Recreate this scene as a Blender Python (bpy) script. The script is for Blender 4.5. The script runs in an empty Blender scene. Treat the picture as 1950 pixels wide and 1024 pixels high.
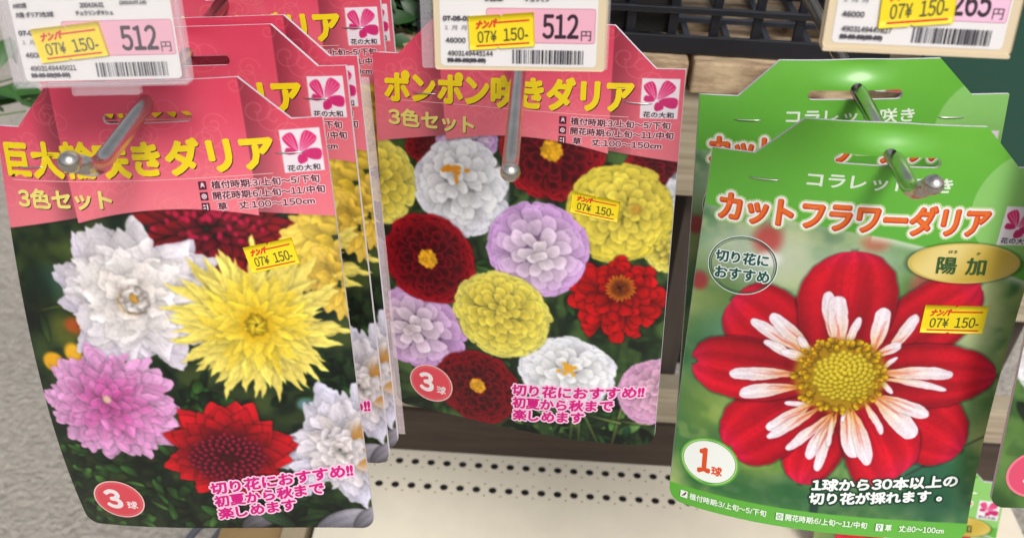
import bpy, math
import numpy as np
from mathutils import Matrix, Vector

# ------------------------------------------------------------------ camera, light, exposure
scene = bpy.context.scene
C = scene.collection
CAM_H = 1.0                                   # camera height above the paved ground, metres
RX = np.array([0.99806, 0.06118, -0.01178])   # display's sideways axis, seen from the camera (x right, y down, z forward)
RD = np.array([0.04693, -0.61396, 0.78794])   # horizontal axis into the display
RU = np.array([0.04098, -0.78696, -0.61564])  # up
M3 = np.array([RX, RD, RU])
cam = bpy.data.cameras.new('camera')
cam.sensor_width = 36.0
cam.lens = 36.0 * 1760 / 1950
cam.clip_start = 0.01
cam.clip_end = 60
camo = bpy.data.objects.new('camera', cam)
C.objects.link(camo)
camo.matrix_world = Matrix(((M3[0][0], -M3[0][1], -M3[0][2], 0),
                            (M3[1][0], -M3[1][1], -M3[1][2], 0),
                            (M3[2][0], -M3[2][1], -M3[2][2], CAM_H), (0, 0, 0, 1)))
scene.camera = camo
cam.dof.use_dof = True
cam.dof.focus_distance = 0.36
cam.dof.aperture_fstop = 16

SUN_EL, SUN_AZ = 52.0, 155.0                  # azimuth: the sun stands behind the camera, to the right
world = bpy.data.worlds.new("World")
scene.world = world
world.use_nodes = True
wn = world.node_tree
bg = wn.nodes['Background']
sky = wn.nodes.new('ShaderNodeTexSky')
sky.sky_type = 'NISHITA'
sky.sun_disc = False
sky.sun_elevation = math.radians(SUN_EL)
sky.sun_rotation = math.radians(SUN_AZ)
sky.air_density = 1.0
sky.dust_density = 4.0
sky.ozone_density = 1.0
hs = wn.nodes.new('ShaderNodeHueSaturation')      # thin high cloud: a paler sky
hs.inputs['Saturation'].default_value = 0.30
wn.links.new(sky.outputs[0], hs.inputs['Color'])
wn.links.new(hs.outputs[0], bg.inputs[0])
bg.inputs[1].default_value = 0.115
sun = bpy.data.lights.new('sun', 'SUN')
sun.energy = 1.5
sun.angle = math.radians(18)
sun.color = (1.0, 0.965, 0.935)
suno = bpy.data.objects.new('sun', sun)
C.objects.link(suno)
el, az = math.radians(SUN_EL), math.radians(SUN_AZ)
sd = Vector((math.sin(az) * math.cos(el), math.cos(az) * math.cos(el), math.sin(el)))
suno.rotation_euler = sd.to_track_quat('Z', 'Y').to_euler()
suno.location = (0.5, -1, 3)
scene.view_settings.view_transform = 'Standard'
scene.view_settings.look = 'None'
scene.view_settings.exposure = 0.25
scene.view_settings.gamma = 1
scene.view_settings.use_curve_mapping = False

rng = np.random.default_rng(7)


# ------------------------------------------------------------------ small helpers
def lin(c):
    c = np.asarray(c, float)
    return np.where(c <= 0.04045, c / 12.92, ((c + 0.055) / 1.055) ** 2.4)


def s8(r, g, b):
    return np.array([r, g, b]) / 255.0


INK = 0.86        # printed colours: paper white of the photograph -> albedo


def mat(name, col, rough=0.5, metal=0.0, coat=0.0, spec=0.5, alpha=1.0, bump=None, noise=None, srgb=False, specks=None):
    m = bpy.data.materials.new(name)
    m.use_nodes = True
    nt = m.node_tree
    b = nt.nodes['Principled BSDF']
    if srgb:
        col = tuple(lin(col) * INK)
    b.inputs['Base Color'].default_value = (*[float(x) for x in col], 1)
    b.inputs['Roughness'].default_value = rough
    b.inputs['Metallic'].default_value = metal
    b.inputs['Specular IOR Level'].default_value = spec
    b.inputs['Alpha'].default_value = alpha
    if coat:
        b.inputs['Coat Weight'].default_value = coat
        b.inputs['Coat Roughness'].default_value = 0.12
    if noise:       # (scale, other colour, amount[, stretch])
        tc = nt.nodes.new('ShaderNodeTexCoord')
        mp = nt.nodes.new('ShaderNodeMapping')
        if len(noise) > 3:
            mp.inputs['Scale'].default_value = noise[3]
        tx = nt.nodes.new('ShaderNodeTexNoise')
        tx.inputs['Scale'].default_value = noise[0]
        tx.inputs['Detail'].default_value = 8
        tx.inputs['Roughness'].default_value = 0.65
        rp = nt.nodes.new('ShaderNodeValToRGB')
        rp.color_ramp.elements[0].position = 0.5 - noise[2]
        rp.color_ramp.elements[1].position = 0.5 + noise[2]
        rp.color_ramp.elements[0].color = (*[float(x) for x in noise[1]], 1)
        rp.color_ramp.elements[1].color = (*[float(x) for x in col], 1)
        nt.links.new(tc.outputs['Object'], mp.inputs[0])
        nt.links.new(mp.outputs[0], tx.inputs['Vector'])
        nt.links.new(tx.outputs['Fac'], rp.inputs[0])
        nt.links.new(rp.outputs[0], b.inputs['Base Color'])
    if specks:      # (scale, colour, threshold)
        tc = nt.nodes.new('ShaderNodeTexCoord')
        tx = nt.nodes.new('ShaderNodeTexNoise')
        tx.inputs['Scale'].default_value = specks[0]
        tx.inputs['Detail'].default_value = 3
        rp = nt.nodes.new('ShaderNodeValToRGB')
        rp.color_ramp.elements[0].position = specks[2]
        rp.color_ramp.elements[1].position = specks[2] + .03
        mx = nt.nodes.new('ShaderNodeMix')
        mx.data_type = 'RGBA'
        mx.inputs['B'].default_value = (*specks[1], 1)
        if b.inputs['Base Color'].links:
            nt.links.new(b.inputs['Base Color'].links[0].from_socket, mx.inputs['A'])
        else:
            mx.inputs['A'].default_value = b.inputs['Base Color'].default_value
        nt.links.new(tc.outputs['Object'], tx.inputs['Vector'])
        nt.links.new(tx.outputs['Fac'], rp.inputs[0])
        nt.links.new(rp.outputs[0], mx.inputs['Factor'])
        nt.links.new(mx.outputs['Result'], b.inputs['Base Color'])
    if bump:        # (scale, strength, distance)
        tc = nt.nodes.new('ShaderNodeTexCoord')
        tx = nt.nodes.new('ShaderNodeTexNoise')
        tx.inputs['Scale'].default_value = bump[0]
        tx.inputs['Detail'].default_value = 6
        bp = nt.nodes.new('ShaderNodeBump')
        bp.inputs['Strength'].default_value = bump[1]
        bp.inputs['Distance'].default_value = bump[2]
        nt.links.new(tc.outputs['Object'], tx.inputs['Vector'])
        nt.links.new(tx.outputs['Fac'], bp.inputs['Height'])
        nt.links.new(bp.outputs[0], b.inputs['Normal'])
    return m


_inks = {}


def ink(rgb, rough=0.42):
    k = (tuple(rgb), rough)
    if k not in _inks:
        _inks[k] = mat('ink', s8(*rgb), rough, spec=0.45, srgb=True)
    return _inks[k]


def make_mesh(name, V, tris=None, quads=None, mats=(), tri_mi=None, quad_mi=None, col=None, smooth=True):
    """V (n,3); tris (m,3); quads (k,4); col (n,3) linear colours stored as attribute 'print'."""
    me = bpy.data.meshes.new(name)
    V = np.asarray(V, np.float32)
    tris = np.zeros((0, 3), int) if tris is None or len(tris) == 0 else np.asarray(tris, int)
    quads = np.zeros((0, 4), int) if quads is None or len(quads) == 0 else np.asarray(quads, int)
    me.vertices.add(len(V))
    me.vertices.foreach_set('co', V.ravel())
    nl = len(tris) * 3 + len(quads) * 4
    me.loops.add(nl)
    me.loops.foreach_set('vertex_index', np.concatenate([quads.ravel(), tris.ravel()]).astype(np.int32))
    npoly = len(tris) + len(quads)
    me.polygons.add(npoly)
    st = np.concatenate([np.arange(len(quads)) * 4, len(quads) * 4 + np.arange(len(tris)) * 3]).astype(np.int32)
    me.polygons.foreach_set('loop_start', st)
    mi = np.concatenate([np.zeros(len(quads), int) if quad_mi is None else quad_mi,
                         np.zeros(len(tris), int) if tri_mi is None else tri_mi]).astype(np.int32)
    me.polygons.foreach_set('material_index', mi)
    me.polygons.foreach_set('use_smooth', np.full(npoly, smooth))
    for m in mats:
        me.materials.append(m)
    me.update(calc_edges=True)
    if col is not None:
        a = me.color_attributes.new('print', 'FLOAT_COLOR', 'POINT')
        c4 = np.ones((len(V), 4), np.float32)
        c4[:, :3] = col
        a.data.foreach_set('color', c4.ravel())
    return me


def link(name, me, parent=None):
    o = bpy.data.objects.new(name, me)
    C.objects.link(o)
    if parent is not None:
        o.parent = parent
    return o


def tag(o, label=None, cat=None, group=None, kind=None):
    if label: o['label'] = label
    if cat: o['category'] = cat
    if group: o['group'] = group
    if kind: o['kind'] = kind
    return o


def empty(name, mw, label, cat, group=None):
    o = bpy.data.objects.new(name, None)
    C.objects.link(o)
    o.empty_display_size = 0.02
    o.matrix_world = mw
    return tag(o, label, cat, group)


class MB:
    """collects simple solids (world metres) into one mesh"""
    def __init__(s): s.v = []; s.q = []; s.t = []; s.n = 0

    def add(s, V, quads=(), tris=()):
        s.v.append(np.asarray(V, float))
        s.q += [[i + s.n for i in f] for f in quads]
        s.t += [[i + s.n for i in f] for f in tris]
        s.n += len(V)
        return s

    def box(s, x0, x1, y0, y1, z0, z1, rot=None):
        V = np.array([[x, y, z] for z in (z0, z1) for y in (y0, y1) for x in (x0, x1)], float)
        if rot is not None:
            c = V.mean(0)
            V = (V - c) @ np.array(rot.to_3x3()).T + c
        return s.add(V, [(0, 2, 3, 1), (4, 5, 7, 6), (0, 1, 5, 4), (2, 6, 7, 3), (0, 4, 6, 2), (1, 3, 7, 5)])

    def tube(s, pts, r, n=16, cap=True):
        pts = [Vector(p) for p in pts]
        rr = r if hasattr(r, '__len__') else [r] * len(pts)
        V = []
        up = Vector((0.31, 0.2, 0.93))
        for i, p in enumerate(pts):
            d = (pts[min(i + 1, len(pts) - 1)] - pts[max(i - 1, 0)]).normalized()
            a = d.cross(up).normalized(); b = d.cross(a)
            for k in range(n):
                t = 2 * math.pi * k / n
                V.append(p + float(rr[i]) * (math.cos(t) * a + math.sin(t) * b))
        Q = [(i * n + k, i * n + (k + 1) % n, (i + 1) * n + (k + 1) % n, (i + 1) * n + k)
             for i in range(len(pts) - 1) for k in range(n)]
        T = []
        if cap:
            V += [pts[0], pts[-1]]
            m = len(pts) * n
            T = [(m, (k + 1) % n, k) for k in range(n)] + [(m + 1, m - n + k, m - n + (k + 1) % n) for k in range(n)]
        return s.add(V, Q, T)

    def ball(s, c, r, n=16):
        V = []
        for i in range(n + 1):
            a = math.pi * i / n
            for k in range(2 * n):
                b = math.pi * k / n
                V.append((c[0] + r * math.sin(a) * math.cos(b), c[1] + r * math.sin(a) * math.sin(b), c[2] + r * math.cos(a)))
        N = 2 * n
        return s.add(V, [(i * N + k, i * N + (k + 1) % N, (i + 1) * N + (k + 1) % N, (i + 1) * N + k) for i in range(n) for k in range(N)])

    def build(s, name, m, parent=None, smooth=False, bevel=0):
        V = np.concatenate(s.v)
        if parent is not None:
            inv = np.array(parent.matrix_world.inverted())
            V = V @ inv[:3, :3].T + inv[:3, 3]
        me = make_mesh(name, V, s.t, s.q, [m], smooth=smooth)
        o = link(name, me, parent)
        if bevel:
            b = o.modifiers.new('bevel', 'BEVEL'); b.width = bevel; b.segments = 2; b.limit_method = 'ANGLE'
        return o


def rod3(r):
    r = np.asarray(r, float); t = np.linalg.norm(r)
    if t < 1e-9: return np.eye(3)
    k = r / t
    K = np.array([[0, -k[2], k[1]], [k[2], 0, -k[0]], [-k[1], k[0], 0]])
    return np.eye(3) + math.sin(t) * K + (1 - math.cos(t)) * K @ K


def world_pt(p):            # millimetres as measured from the camera -> world metres
    w = M3 @ np.asarray(p, float) / 1000
    return np.array([w[0], w[1], w[2] + CAM_H])


def pose_matrix(pose, ou, ov):
    """thing frame: X right, Y away from the viewer, Z up; origin at the sheet's point (ou, ov) mm"""
    R = rod3(pose[:3])
    o = world_pt(R @ np.array([ou, ov, 0]) + np.array(pose[3:6]))
    A = M3 @ R @ np.array([[1, 0, 0], [0, 0, -1], [0, 1, 0]]).astype(float)
    m = Matrix.Identity(4)
    for i in range(3):
        for j in range(3): m[i][j] = A[i][j]
        m[i][3] = o[i]
    return m


class Sheet:
    """a printed sheet: u right, v down in mm, bent by a cubic; P maps (u, v, height) to thing-local metres"""
    mons = [(2, 0), (0, 2), (1, 1), (3, 0), (2, 1), (1, 2), (0, 3)]

    def __init__(s, bend=(0,) * 7, ou=60, ov=164, H=164, dent=0.):
        s.dent = dent; s.b = bend; s.ou = ou; s.ov = ov; s.H = H

    def P(s, uv, h=0.0):
        uv = np.asarray(uv, float).reshape(-1, 2)
        a = (uv[:, 0] - 60) / 60; b = (uv[:, 1] - 82) / 82
        w = sum(k * a ** i * b ** j for k, (i, j) in zip(s.b, s.mons))
        if s.dent:      # the tab is pushed out where it hangs on the hook
            w = w + s.dent * (np.exp(-((uv[:, 0] - 60) ** 2 / 90 + (uv[:, 1] + 12) ** 2 / 26)) - .8 * np.exp(-((uv[:, 0] - 60) ** 2 / 150 + (uv[:, 1] + 4) ** 2 / 20)))
        return np.stack([(uv[:, 0] - s.ou), w - h, -(uv[:, 1] - s.ov)], 1) / 1000


# ------------------------------------------------------------------ lettering (glyph outlines -> flat pieces mapped on the sheet)
_glyph = {}
NARROW = set("0123456789:/!.,-()~ cm'¥RA")


def glyph(ch):
    if ch in _glyph: return _glyph[ch]
    src = ch
    if ch in '0123456789': src = chr(ord(ch) + 0xFEE0)
    cu = bpy.data.curves.new('g', 'FONT')
    cu.body = src
    cu.resolution_u = 3
    ob = bpy.data.objects.new('g', cu)
    C.objects.link(ob)
    bpy.context.view_layer.update()
    dg = bpy.context.evaluated_depsgraph_get()
    me = bpy.data.meshes.new_from_object(ob.evaluated_get(dg))
    me.calc_loop_triangles()
    V = np.array([v.co[:2] for v in me.vertices]).reshape(-1, 2)
    T = np.array([t.vertices[:] for t in me.loop_triangles]).reshape(-1, 3)
    bpy.data.objects.remove(ob); bpy.data.curves.remove(cu); bpy.data.meshes.remove(me)
    _glyph[ch] = (V, T)
    return _glyph[ch]


def layout(string):
    x = 0; VV = []; TT = []; n = 0
    for ch in string:
        if ch == ' ': x += 0.35; continue
        if ch == '\u3000': x += 1.0; continue
        V, T = glyph(ch)
        if len(V) == 0: x += .5; continue
        x0, x1 = V[:, 0].min(), V[:, 0].max()
        if ch in NARROW:
            W = V.copy(); W[:, 0] += x - x0 + .04; adv = x1 - x0 + .09
        else:
            W = V.copy(); W[:, 0] += x + (1.0 - (x0 + x1)) / 2 if (x1 - x0) < .98 else x; adv = 1.0
        VV.append(W); TT.append(T + n); n += len(V); x += adv
    V = np.concatenate(VV); T = np.concatenate(TT)
    return V, T


class Ink:
    """gathers lettering and flat printed shapes of one sheet; each piece is (uv, tris, height, rgb)"""
    def __init__(s): s.V = []; s.T = []; s.H = []; s.mi = []; s.n = 0; s.mats = []; s.z = 0.05; s.rough = 0.42

    def _m(s, rgb):
        m = ink(rgb, s.rough)
        if m not in s.mats: s.mats.append(m)
        return s.mats.index(m)

    def piece(s, uv, T, rgb, h):
        s.V.append(uv); s.T.append(np.asarray(T) + s.n); s.H.append(np.full(len(uv), h)); s.mi += [s._m(rgb)] * len(T); s.n += len(uv)

    def text(s, string, TL, TR, BL, layers, slant=0.0):
        """layers: (rgb, bold radius mm, dx, dy). The text's box is stretched on the three corners."""
        V, T = layout(string)
        lo, hi = V.min(0), V.max(0)
        q = (V - lo) / (hi - lo)
        q[:, 1] = 1 - q[:, 1]
        if slant: q[:, 0] += slant * (1 - q[:, 1])
        TL, TR, BL = map(np.array, (TL, TR, BL))
        uv = TL + q[:, :1] * (TR - TL) + q[:, 1:] * (BL - TL)
        for rgb, r, dx, dy in layers:
            n = 0 if r == 0 else (8 if r < .45 else 14)
            offs = [(0, 0)] + [(r * math.cos(6.2832 * k / n), r * math.sin(6.2832 * k / n)) for k in range(n)]
            for ox, oy in offs:
                s.piece(uv + [dx + ox, dy + oy], T, rgb, s.z); s.z += .0012
            s.z += 0.006

    def poly(s, pts, rgb, centre=None):
        pts = np.array(pts, float)
        c = pts.mean(0) if centre is None else np.array(centre)
        n = len(pts)
        s.piece(np.vstack([pts, c]), [(n, i, (i + 1) % n) for i in range(n)], rgb, s.z); s.z += .008

    def rect(s, A, B, Cc, rgb, n=12):
        """parallelogram A (corner), B (across), Cc (down), cut in n strips so that it follows the bend"""
        A, B, Cc = map(np.array, (A, B, Cc))
        t = np.linspace(0, 1, n + 1)[:, None]
        top = A + t * (B - A); bot = top + (Cc - A)
        uv = np.vstack([top, bot]); T = []
        for i in range(n): T += [(i, i + 1, n + 2 + i), (i, n + 2 + i, n + 1 + i)]
        s.piece(uv, T, rgb, s.z); s.z += .008

    def ellipse(s, c, rx, ry, rgb, ring=None, n=48, rot=0.0):
        t = np.linspace(0, 2 * math.pi, n, endpoint=False)
        e = np.stack([np.cos(t), np.sin(t)], 1)
        R = np.array([[math.cos(rot), math.sin(rot)], [-math.sin(rot), math.cos(rot)]])
        o = (e * [rx, ry]) @ R + c
        if ring is None:
            m = (e * [rx, ry] * .5) @ R + c
            uv = np.vstack([o, m, [c]])
            T = []
            for i in range(n):
                j = (i + 1) % n
                T += [(i, j, n + j), (i, n + j, n + i), (n + i, n + j, 2 * n)]
        else:
            m = (e * [rx - ring, ry - ring]) @ R + c
            uv = np.vstack([o, m]); T = []
            for i in range(n):
                j = (i + 1) % n
                T += [(i, j, n + j), (i, n + j, n + i)]
        s.piece(uv, T, rgb, s.z); s.z += .008

    def arrays(s, sheet):
        uv = np.concatenate(s.V); h = np.concatenate(s.H)
        P = sheet.P(uv); P[:, 1] -= h / 1000
        return P, np.concatenate(s.T), np.array(s.mi)


# ------------------------------------------------------------------ the printed pictures, drawn petal by petal
RES = 8.0


def smooth(x): x = np.clip(x, 0, 1); return x * x * (3 - 2 * x)


def upsample(a, H, W):
    def ax(n, m):
        x = np.linspace(0, n - 1.001, m); i = x.astype(int); f = smooth(x - i)
        return i, f
    i, f = ax(a.shape[0], H); j, g = ax(a.shape[1], W)
    f = f[:, None]; g = g[None, :]
    if a.ndim == 3: f = f[..., None]; g = g[..., None]
    A = a[i][:, j]; B = a[i][:, j + 1]; Cc = a[i + 1][:, j]; D = a[i + 1][:, j + 1]
    return (A * (1 - g) + B * g) * (1 - f) + (Cc * (1 - g) + D * g) * f


class Canvas:
    def __init__(s, v0, v1, seed):
        s.v0 = v0; s.W = int(122 * RES); s.H = int((v1 - v0) * RES)
        s.a = np.zeros((s.H, s.W, 3)); s.r = np.random.default_rng(seed)
        s.grain = sum(upsample(s.r.random((int(s.H / k), int(s.W / k))) - .5, s.H, s.W) * w for k, w in ((4, .5), (12, .35), (40, .3)))
        P = 400; s.P = P
        f = lambda: sum(upsample(s.r.random((int((s.H + P) / k), int((s.W + P) / k))) - .5, s.H + P, s.W + P) * w for k, w in ((14, .8), (34, 1.6)))
        s.wx, s.wy = f(), f()

    def xy(s, i0, i1, j0, j1):
        return np.meshgrid((np.arange(j0, j1) + .5) / RES - 1, (np.arange(i0, i1) + .5) / RES + s.v0)

    def soften(s, k=1, n=3):
        a = s.a
        for _ in range(n):
            a = sum(np.roll(a, i, 0) for i in range(-k, k + 1)) / (2 * k + 1)
            a = sum(np.roll(a, i, 1) for i in range(-k, k + 1)) / (2 * k + 1)
        s.a = a * (1 + s.grain * .05)[..., None]

    def win(s, x0, x1, y0, y1):
        j0 = max(0, int((x0 + 1) * RES)); j1 = min(s.W, int((x1 + 1) * RES) + 2)
        i0 = max(0, int((y0 - s.v0) * RES)); i1 = min(s.H, int((y1 - s.v0) * RES) + 2)
        return (i0, i1, j0, j1) if i1 > i0 and j1 > j0 else None

    def blur_bg(s, cols, cells=(18, 13), contrast=1.0):
        base = np.zeros((s.H, s.W, 3)) + s8(*cols[0])
        for k, c in enumerate(cols[1:]):
            for m, wt in ((1, .75), (2, .5), (4, .3)):
                n = upsample(s.r.random((cells[0] * m, cells[1] * m)), s.H, s.W)
                al = smooth((n - .58) / .3) * wt * contrast
                base = base * (1 - al[..., None]) + s8(*c) * al[..., None]
        s.a[:] = base

    def blob(s, x, y, rx, ry, rgb, soft=1.0, al=1.0):
        w = s.win(x - rx * 1.6, x + rx * 1.6, y - ry * 1.6, y + ry * 1.6)
        if not w: return
        U, V = s.xy(*w); i0, i1, j0, j1 = w
        d = np.sqrt(((U - x) / rx) ** 2 + ((V - y) / ry) ** 2)
        m = smooth((1 + soft * .5 - d) / max(soft, .03)) * al
        s.a[i0:i1, j0:j1] = s.a[i0:i1, j0:j1] * (1 - m[..., None]) + s8(*rgb) * m[..., None]

    def petal(s, x, y, ang, L, W, c0, c1, prof=(.5, .4), r0=0., sq=(1, 1), bend=0., p=1., edge=.25, rib=0., nrib=4, base=.35,
              side=0., rim=0., rimc=None, sh=.35, shw=.9, tip=None, al=1.0, notch=0., warp=0., cup=0., vein=.022):
        m = max(sq) * (L + r0 + W)
        w = s.win(x - m, x + m, y - m, y + m)
        if w is None: return
        # tighten the window around the petal itself
        ca, sa = math.cos(ang), math.sin(ang)
        pts = []
        for q in (r0, r0 + L):
            for t in (-W * .6 - abs(bend) * L - shw, W * .6 + abs(bend) * L + shw):
                pts.append((x + (q * ca - t * sa) * sq[0], y + (q * sa + t * ca) * sq[1]))
        pts = np.array(pts)
        w = s.win(pts[:, 0].min() - 1, pts[:, 0].max() + 1, pts[:, 1].min() - 1, pts[:, 1].max() + 1)
        if w is None: return
        i0, i1, j0, j1 = w
        U, V = s.xy(*w)
        dx = (U - x) / sq[0]; dy = (V - y) / sq[1]
        if warp:
            oi, oj = s.r.integers(0, s.P, 2)
            dx = dx + warp * s.wx[i0 + oi:i1 + oi, j0 + oj:j1 + oj]; dy = dy + warp * s.wy[i0 + oi:i1 + oi, j0 + oj:j1 + oj]
        X = dx * ca + dy * sa - r0; Y = -dx * sa + dy * ca
        q = X / L
        Y = Y - bend * L * q * q
        a, b = prof
        qm = a / (a + b); nrm = (qm ** a) * ((1 - qm) ** b)
        qc = np.clip(q, 1e-4, 1 - 1e-4)
        wd = W / 2 * (qc ** a) * ((1 - qc) ** b) / nrm
        if notch: wd = wd * (1 - 0); X = X
        ed = wd - np.abs(Y)
        if notch:
            ed = np.minimum(ed, (np.abs(Y) * 1.3 + (1 - q) * L - notch))
        ed = np.minimum(ed, np.minimum(X, L - X) + .1)
        D = s.a[i0:i1, j0:j1]
        if sh:
            sm = smooth((ed + shw) / shw) * sh
            D *= 1 - sm[..., None]
        M = np.clip(ed * RES * .8 + .5, 0, 1) * al
        t = np.clip(Y / np.maximum(wd, .05), -1, 1)
        k = smooth(np.clip(q, 0, 1) ** p)[..., None]
        col = np.asarray(c0) * (1 - k) + np.asarray(c1) * k
        if tip is not None:
            kt = smooth((q - .82) / .18)[..., None]; col = col * (1 - kt) + np.asarray(tip) * kt
        f = 1 - edge * np.abs(t) ** 2.5 - base * (1 - np.clip(q, 0, 1)) ** 2 + side * t
        if rib: f = f + rib * np.cos(t * math.pi * nrib) * np.clip(1.2 - q * .5, 0, 1)
        f = f + vein * np.sin(t * 9 + 40 * s.grain[i0:i1, j0:j1] * .25 + ang * 7) * (1 - np.abs(t)) + vein * .7 * np.sin(t * 21 + ang * 3)
        if cup: f = f - cup * np.exp(-((q - .60) ** 2 / .06 + t * t / .35))
        f = f + s.grain[i0:i1, j0:j1] * .11
        col = col * f[..., None]
        if rim:
            rm = smooth(1 - ed / .45) * rim * smooth(q * 2)
            rc = np.asarray(c1 if rimc is None else rimc)
            col = col * (1 - rm[..., None]) + rc * rm[..., None]
        s.a[i0:i1, j0:j1] = D * (1 - M[..., None]) + np.clip(col, 0, 1) * M[..., None]

    def ball_flower(s, x, y, rx, ry, cin, cout, rim, N=110, off=(0, 0), size=.42, eye=None, eyer=.16, sh=.2, edge=.08, base=.30, rimk=.7, prof=(.42, .24), warp=.5, cup=.08, kin=.35):
        """pompon dahlia: cupped round petals on a spiral, drawn from the rim inwards"""
        R = rx; sq = (1, ry / rx); r = s.r
        s.blob(x, y, rx * .97, ry * .97, tuple(np.array(cout) * 255 * .6), .15)
        for i in range(N - 1, -1, -1):
            f = math.sqrt((i + .5) / N)
            th = i * 2.399963 + r.normal() * .12
            rad = R * math.sin(f * math.pi / 2) * .97 * (1 + r.normal() * .02)
            L = R * size * (.55 + .45 * f) * (1.15 - .35 * f ** 4)
            L *= 1 + r.normal() * .07; W = R * size * (.34 + .74 * f) * (1 + r.normal() * .1)
            k = smooth((f - kin) / (1 - kin)); c = np.array(cin) * (1 - k) + np.array(cout) * k
            c = c * (1 + r.normal() * .035)
            shift = 1 - f
            px = x + off[0] * shift + (rad - L * .9) * math.cos(th)
            py = y + (off[1] * shift + (rad - L * .9) * math.sin(th) * sq[1])
            s.petal(px, py, th, L, W, c * .84, c, prof, sq=sq, warp=warp, cup=cup, bend=r.normal() * .09, edge=edge, base=base, rim=rimk, rimc=np.array(rim), sh=sh, shw=R * .035 + .35,
                    side=r.normal() * .05)
        if eye is not None:
            ex, ey = x + off[0], y + off[1]
            for i in range(46):
                f = math.sqrt(i / 46); th = i * 2.4
                s.blob(ex + f * R * eyer * math.cos(th), ey + f * R * eyer * math.sin(th) * sq[1], R * .035 + .2, R * .035 + .2,
                       tuple(np.array(eye) * 255 * (.75 + .35 * r.random())), .6)

    def layered(s, x, y, rx, ry, cin, cout, N=90, W=.4, prof=(.5, .5), r_in=.12, off=(0, 0), jit=.15, bend=.12, edge=.3, base=.4, rib=.05,
                sh=.35, tipc=None, lmin=.22, rim=.25, rimc=None, power=1.0, warp=.6):
        """decorative / cactus dahlia: long petals in overlapping whorls"""
        R = rx; sq = (1, ry / rx); r = s.r = np.random.default_rng(int(x * 71 + y * 13 + N))
        for i in range(N - 1, -1, -1):
            f = math.sqrt((i + .5) / N)
            th = i * 2.399963 + r.normal() * .09
            tiprad = R * (r_in + (1 - r_in) * f ** power) * (1 + r.normal() * jit * .45)
            L = max(R * lmin, tiprad * .72)
            Wd = R * W * (.4 + .6 * f) * (1 + r.normal() * .12)
            k = smooth(f * .95 + r.normal() * .06)
            c = (np.array(cin) * (1 - k) + np.array(cout) * k) * (1 + r.normal() * .045)
            px = x + off[0] * (1 - f); py = y + off[1] * (1 - f)
            s.petal(px, py, th, L, Wd, c * .86, c, prof, r0=tiprad - L, sq=sq, bend=r.normal() * bend, edge=edge, base=base, rib=rib,
                    nrib=int(r.integers(2, 5)), side=r.normal() * .09, sh=sh, shw=R * .03 + .4, rim=rim, rimc=rimc, tip=tipc, warp=warp * (.5 + .5 * f))

    def curve(s, pts, rgb, al, wd=.16):
        pts = np.asarray(pts)
        m = np.zeros((s.H, s.W))
        j = ((pts[:, 0] + 1) * RES).astype(int); i = ((pts[:, 1] - s.v0) * RES).astype(int)
        ok = (i > 1) & (i < s.H - 2) & (j > 1) & (j < s.W - 2); i = i[ok]; j = j[ok]
        for di in (-1, 0, 1):
            for dj in (-1, 0, 1):
                np.maximum.at(m, (i + di, j + dj), 1 if di == dj == 0 else .55)
        return m * al

    def leaf(s, x, y, ang, L, W, rgb, **k):
        c = s8(*rgb)
        s.petal(x, y, ang, L, W, c * .7, c, k.pop('prof', (.6, .6)), edge=.35, rib=.06, nrib=3, side=s.r.normal() * .15, base=.3, **k)


def foliage(cv, cols, n, box, lmax=14):
    for _ in range(n):
        x = cv.r.uniform(box[0], box[1]); y = cv.r.uniform(box[2], box[3])
        c = cols[cv.r.integers(len(cols))]
        cv.leaf(x, y, cv.r.uniform(0, 6.28), cv.r.uniform(4, lmax), cv.r.uniform(2, 5), c, sh=.3, bend=cv.r.normal() * .1)


def emblem(cv, x, y, k=1.0):
    """the grower's mark: five magenta petals with light rays on a white square"""
    P = s8(222, 38, 108); P2 = s8(205, 40, 110); wht = s8(240, 215, 228)
    def lobe(a, L, W, pr, rays, c, off=0.7):
        a = math.radians(a)
        cv.petal(x, y, a, L * k, W * k, c, c, pr, r0=off * k, edge=0, base=0, sh=0)
        for j in range(rays):
            t = (j - (rays - 1) / 2) * .17
            ca, sa = math.cos(a + t), math.sin(a + t)
            cv.petal(x, y, a + t, L * .9 * k, .26 * k, wht, wht, (.2, .2), r0=(off + .4) * k, edge=0, base=0, sh=0, al=.75)
    lobe(-118, 7.6, 4.6, (.7, .22), 3, P)
    lobe(-52, 8.6, 5.6, (.75, .22), 6, P)
    lobe(8, 7.6, 4.6, (.7, .28), 0, P2, .9)
    lobe(68, 3.6, 3.8, (.5, .25), 0, P2)
    lobe(192, 4.4, 2.6, (.6, .25), 0, P2)


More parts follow.
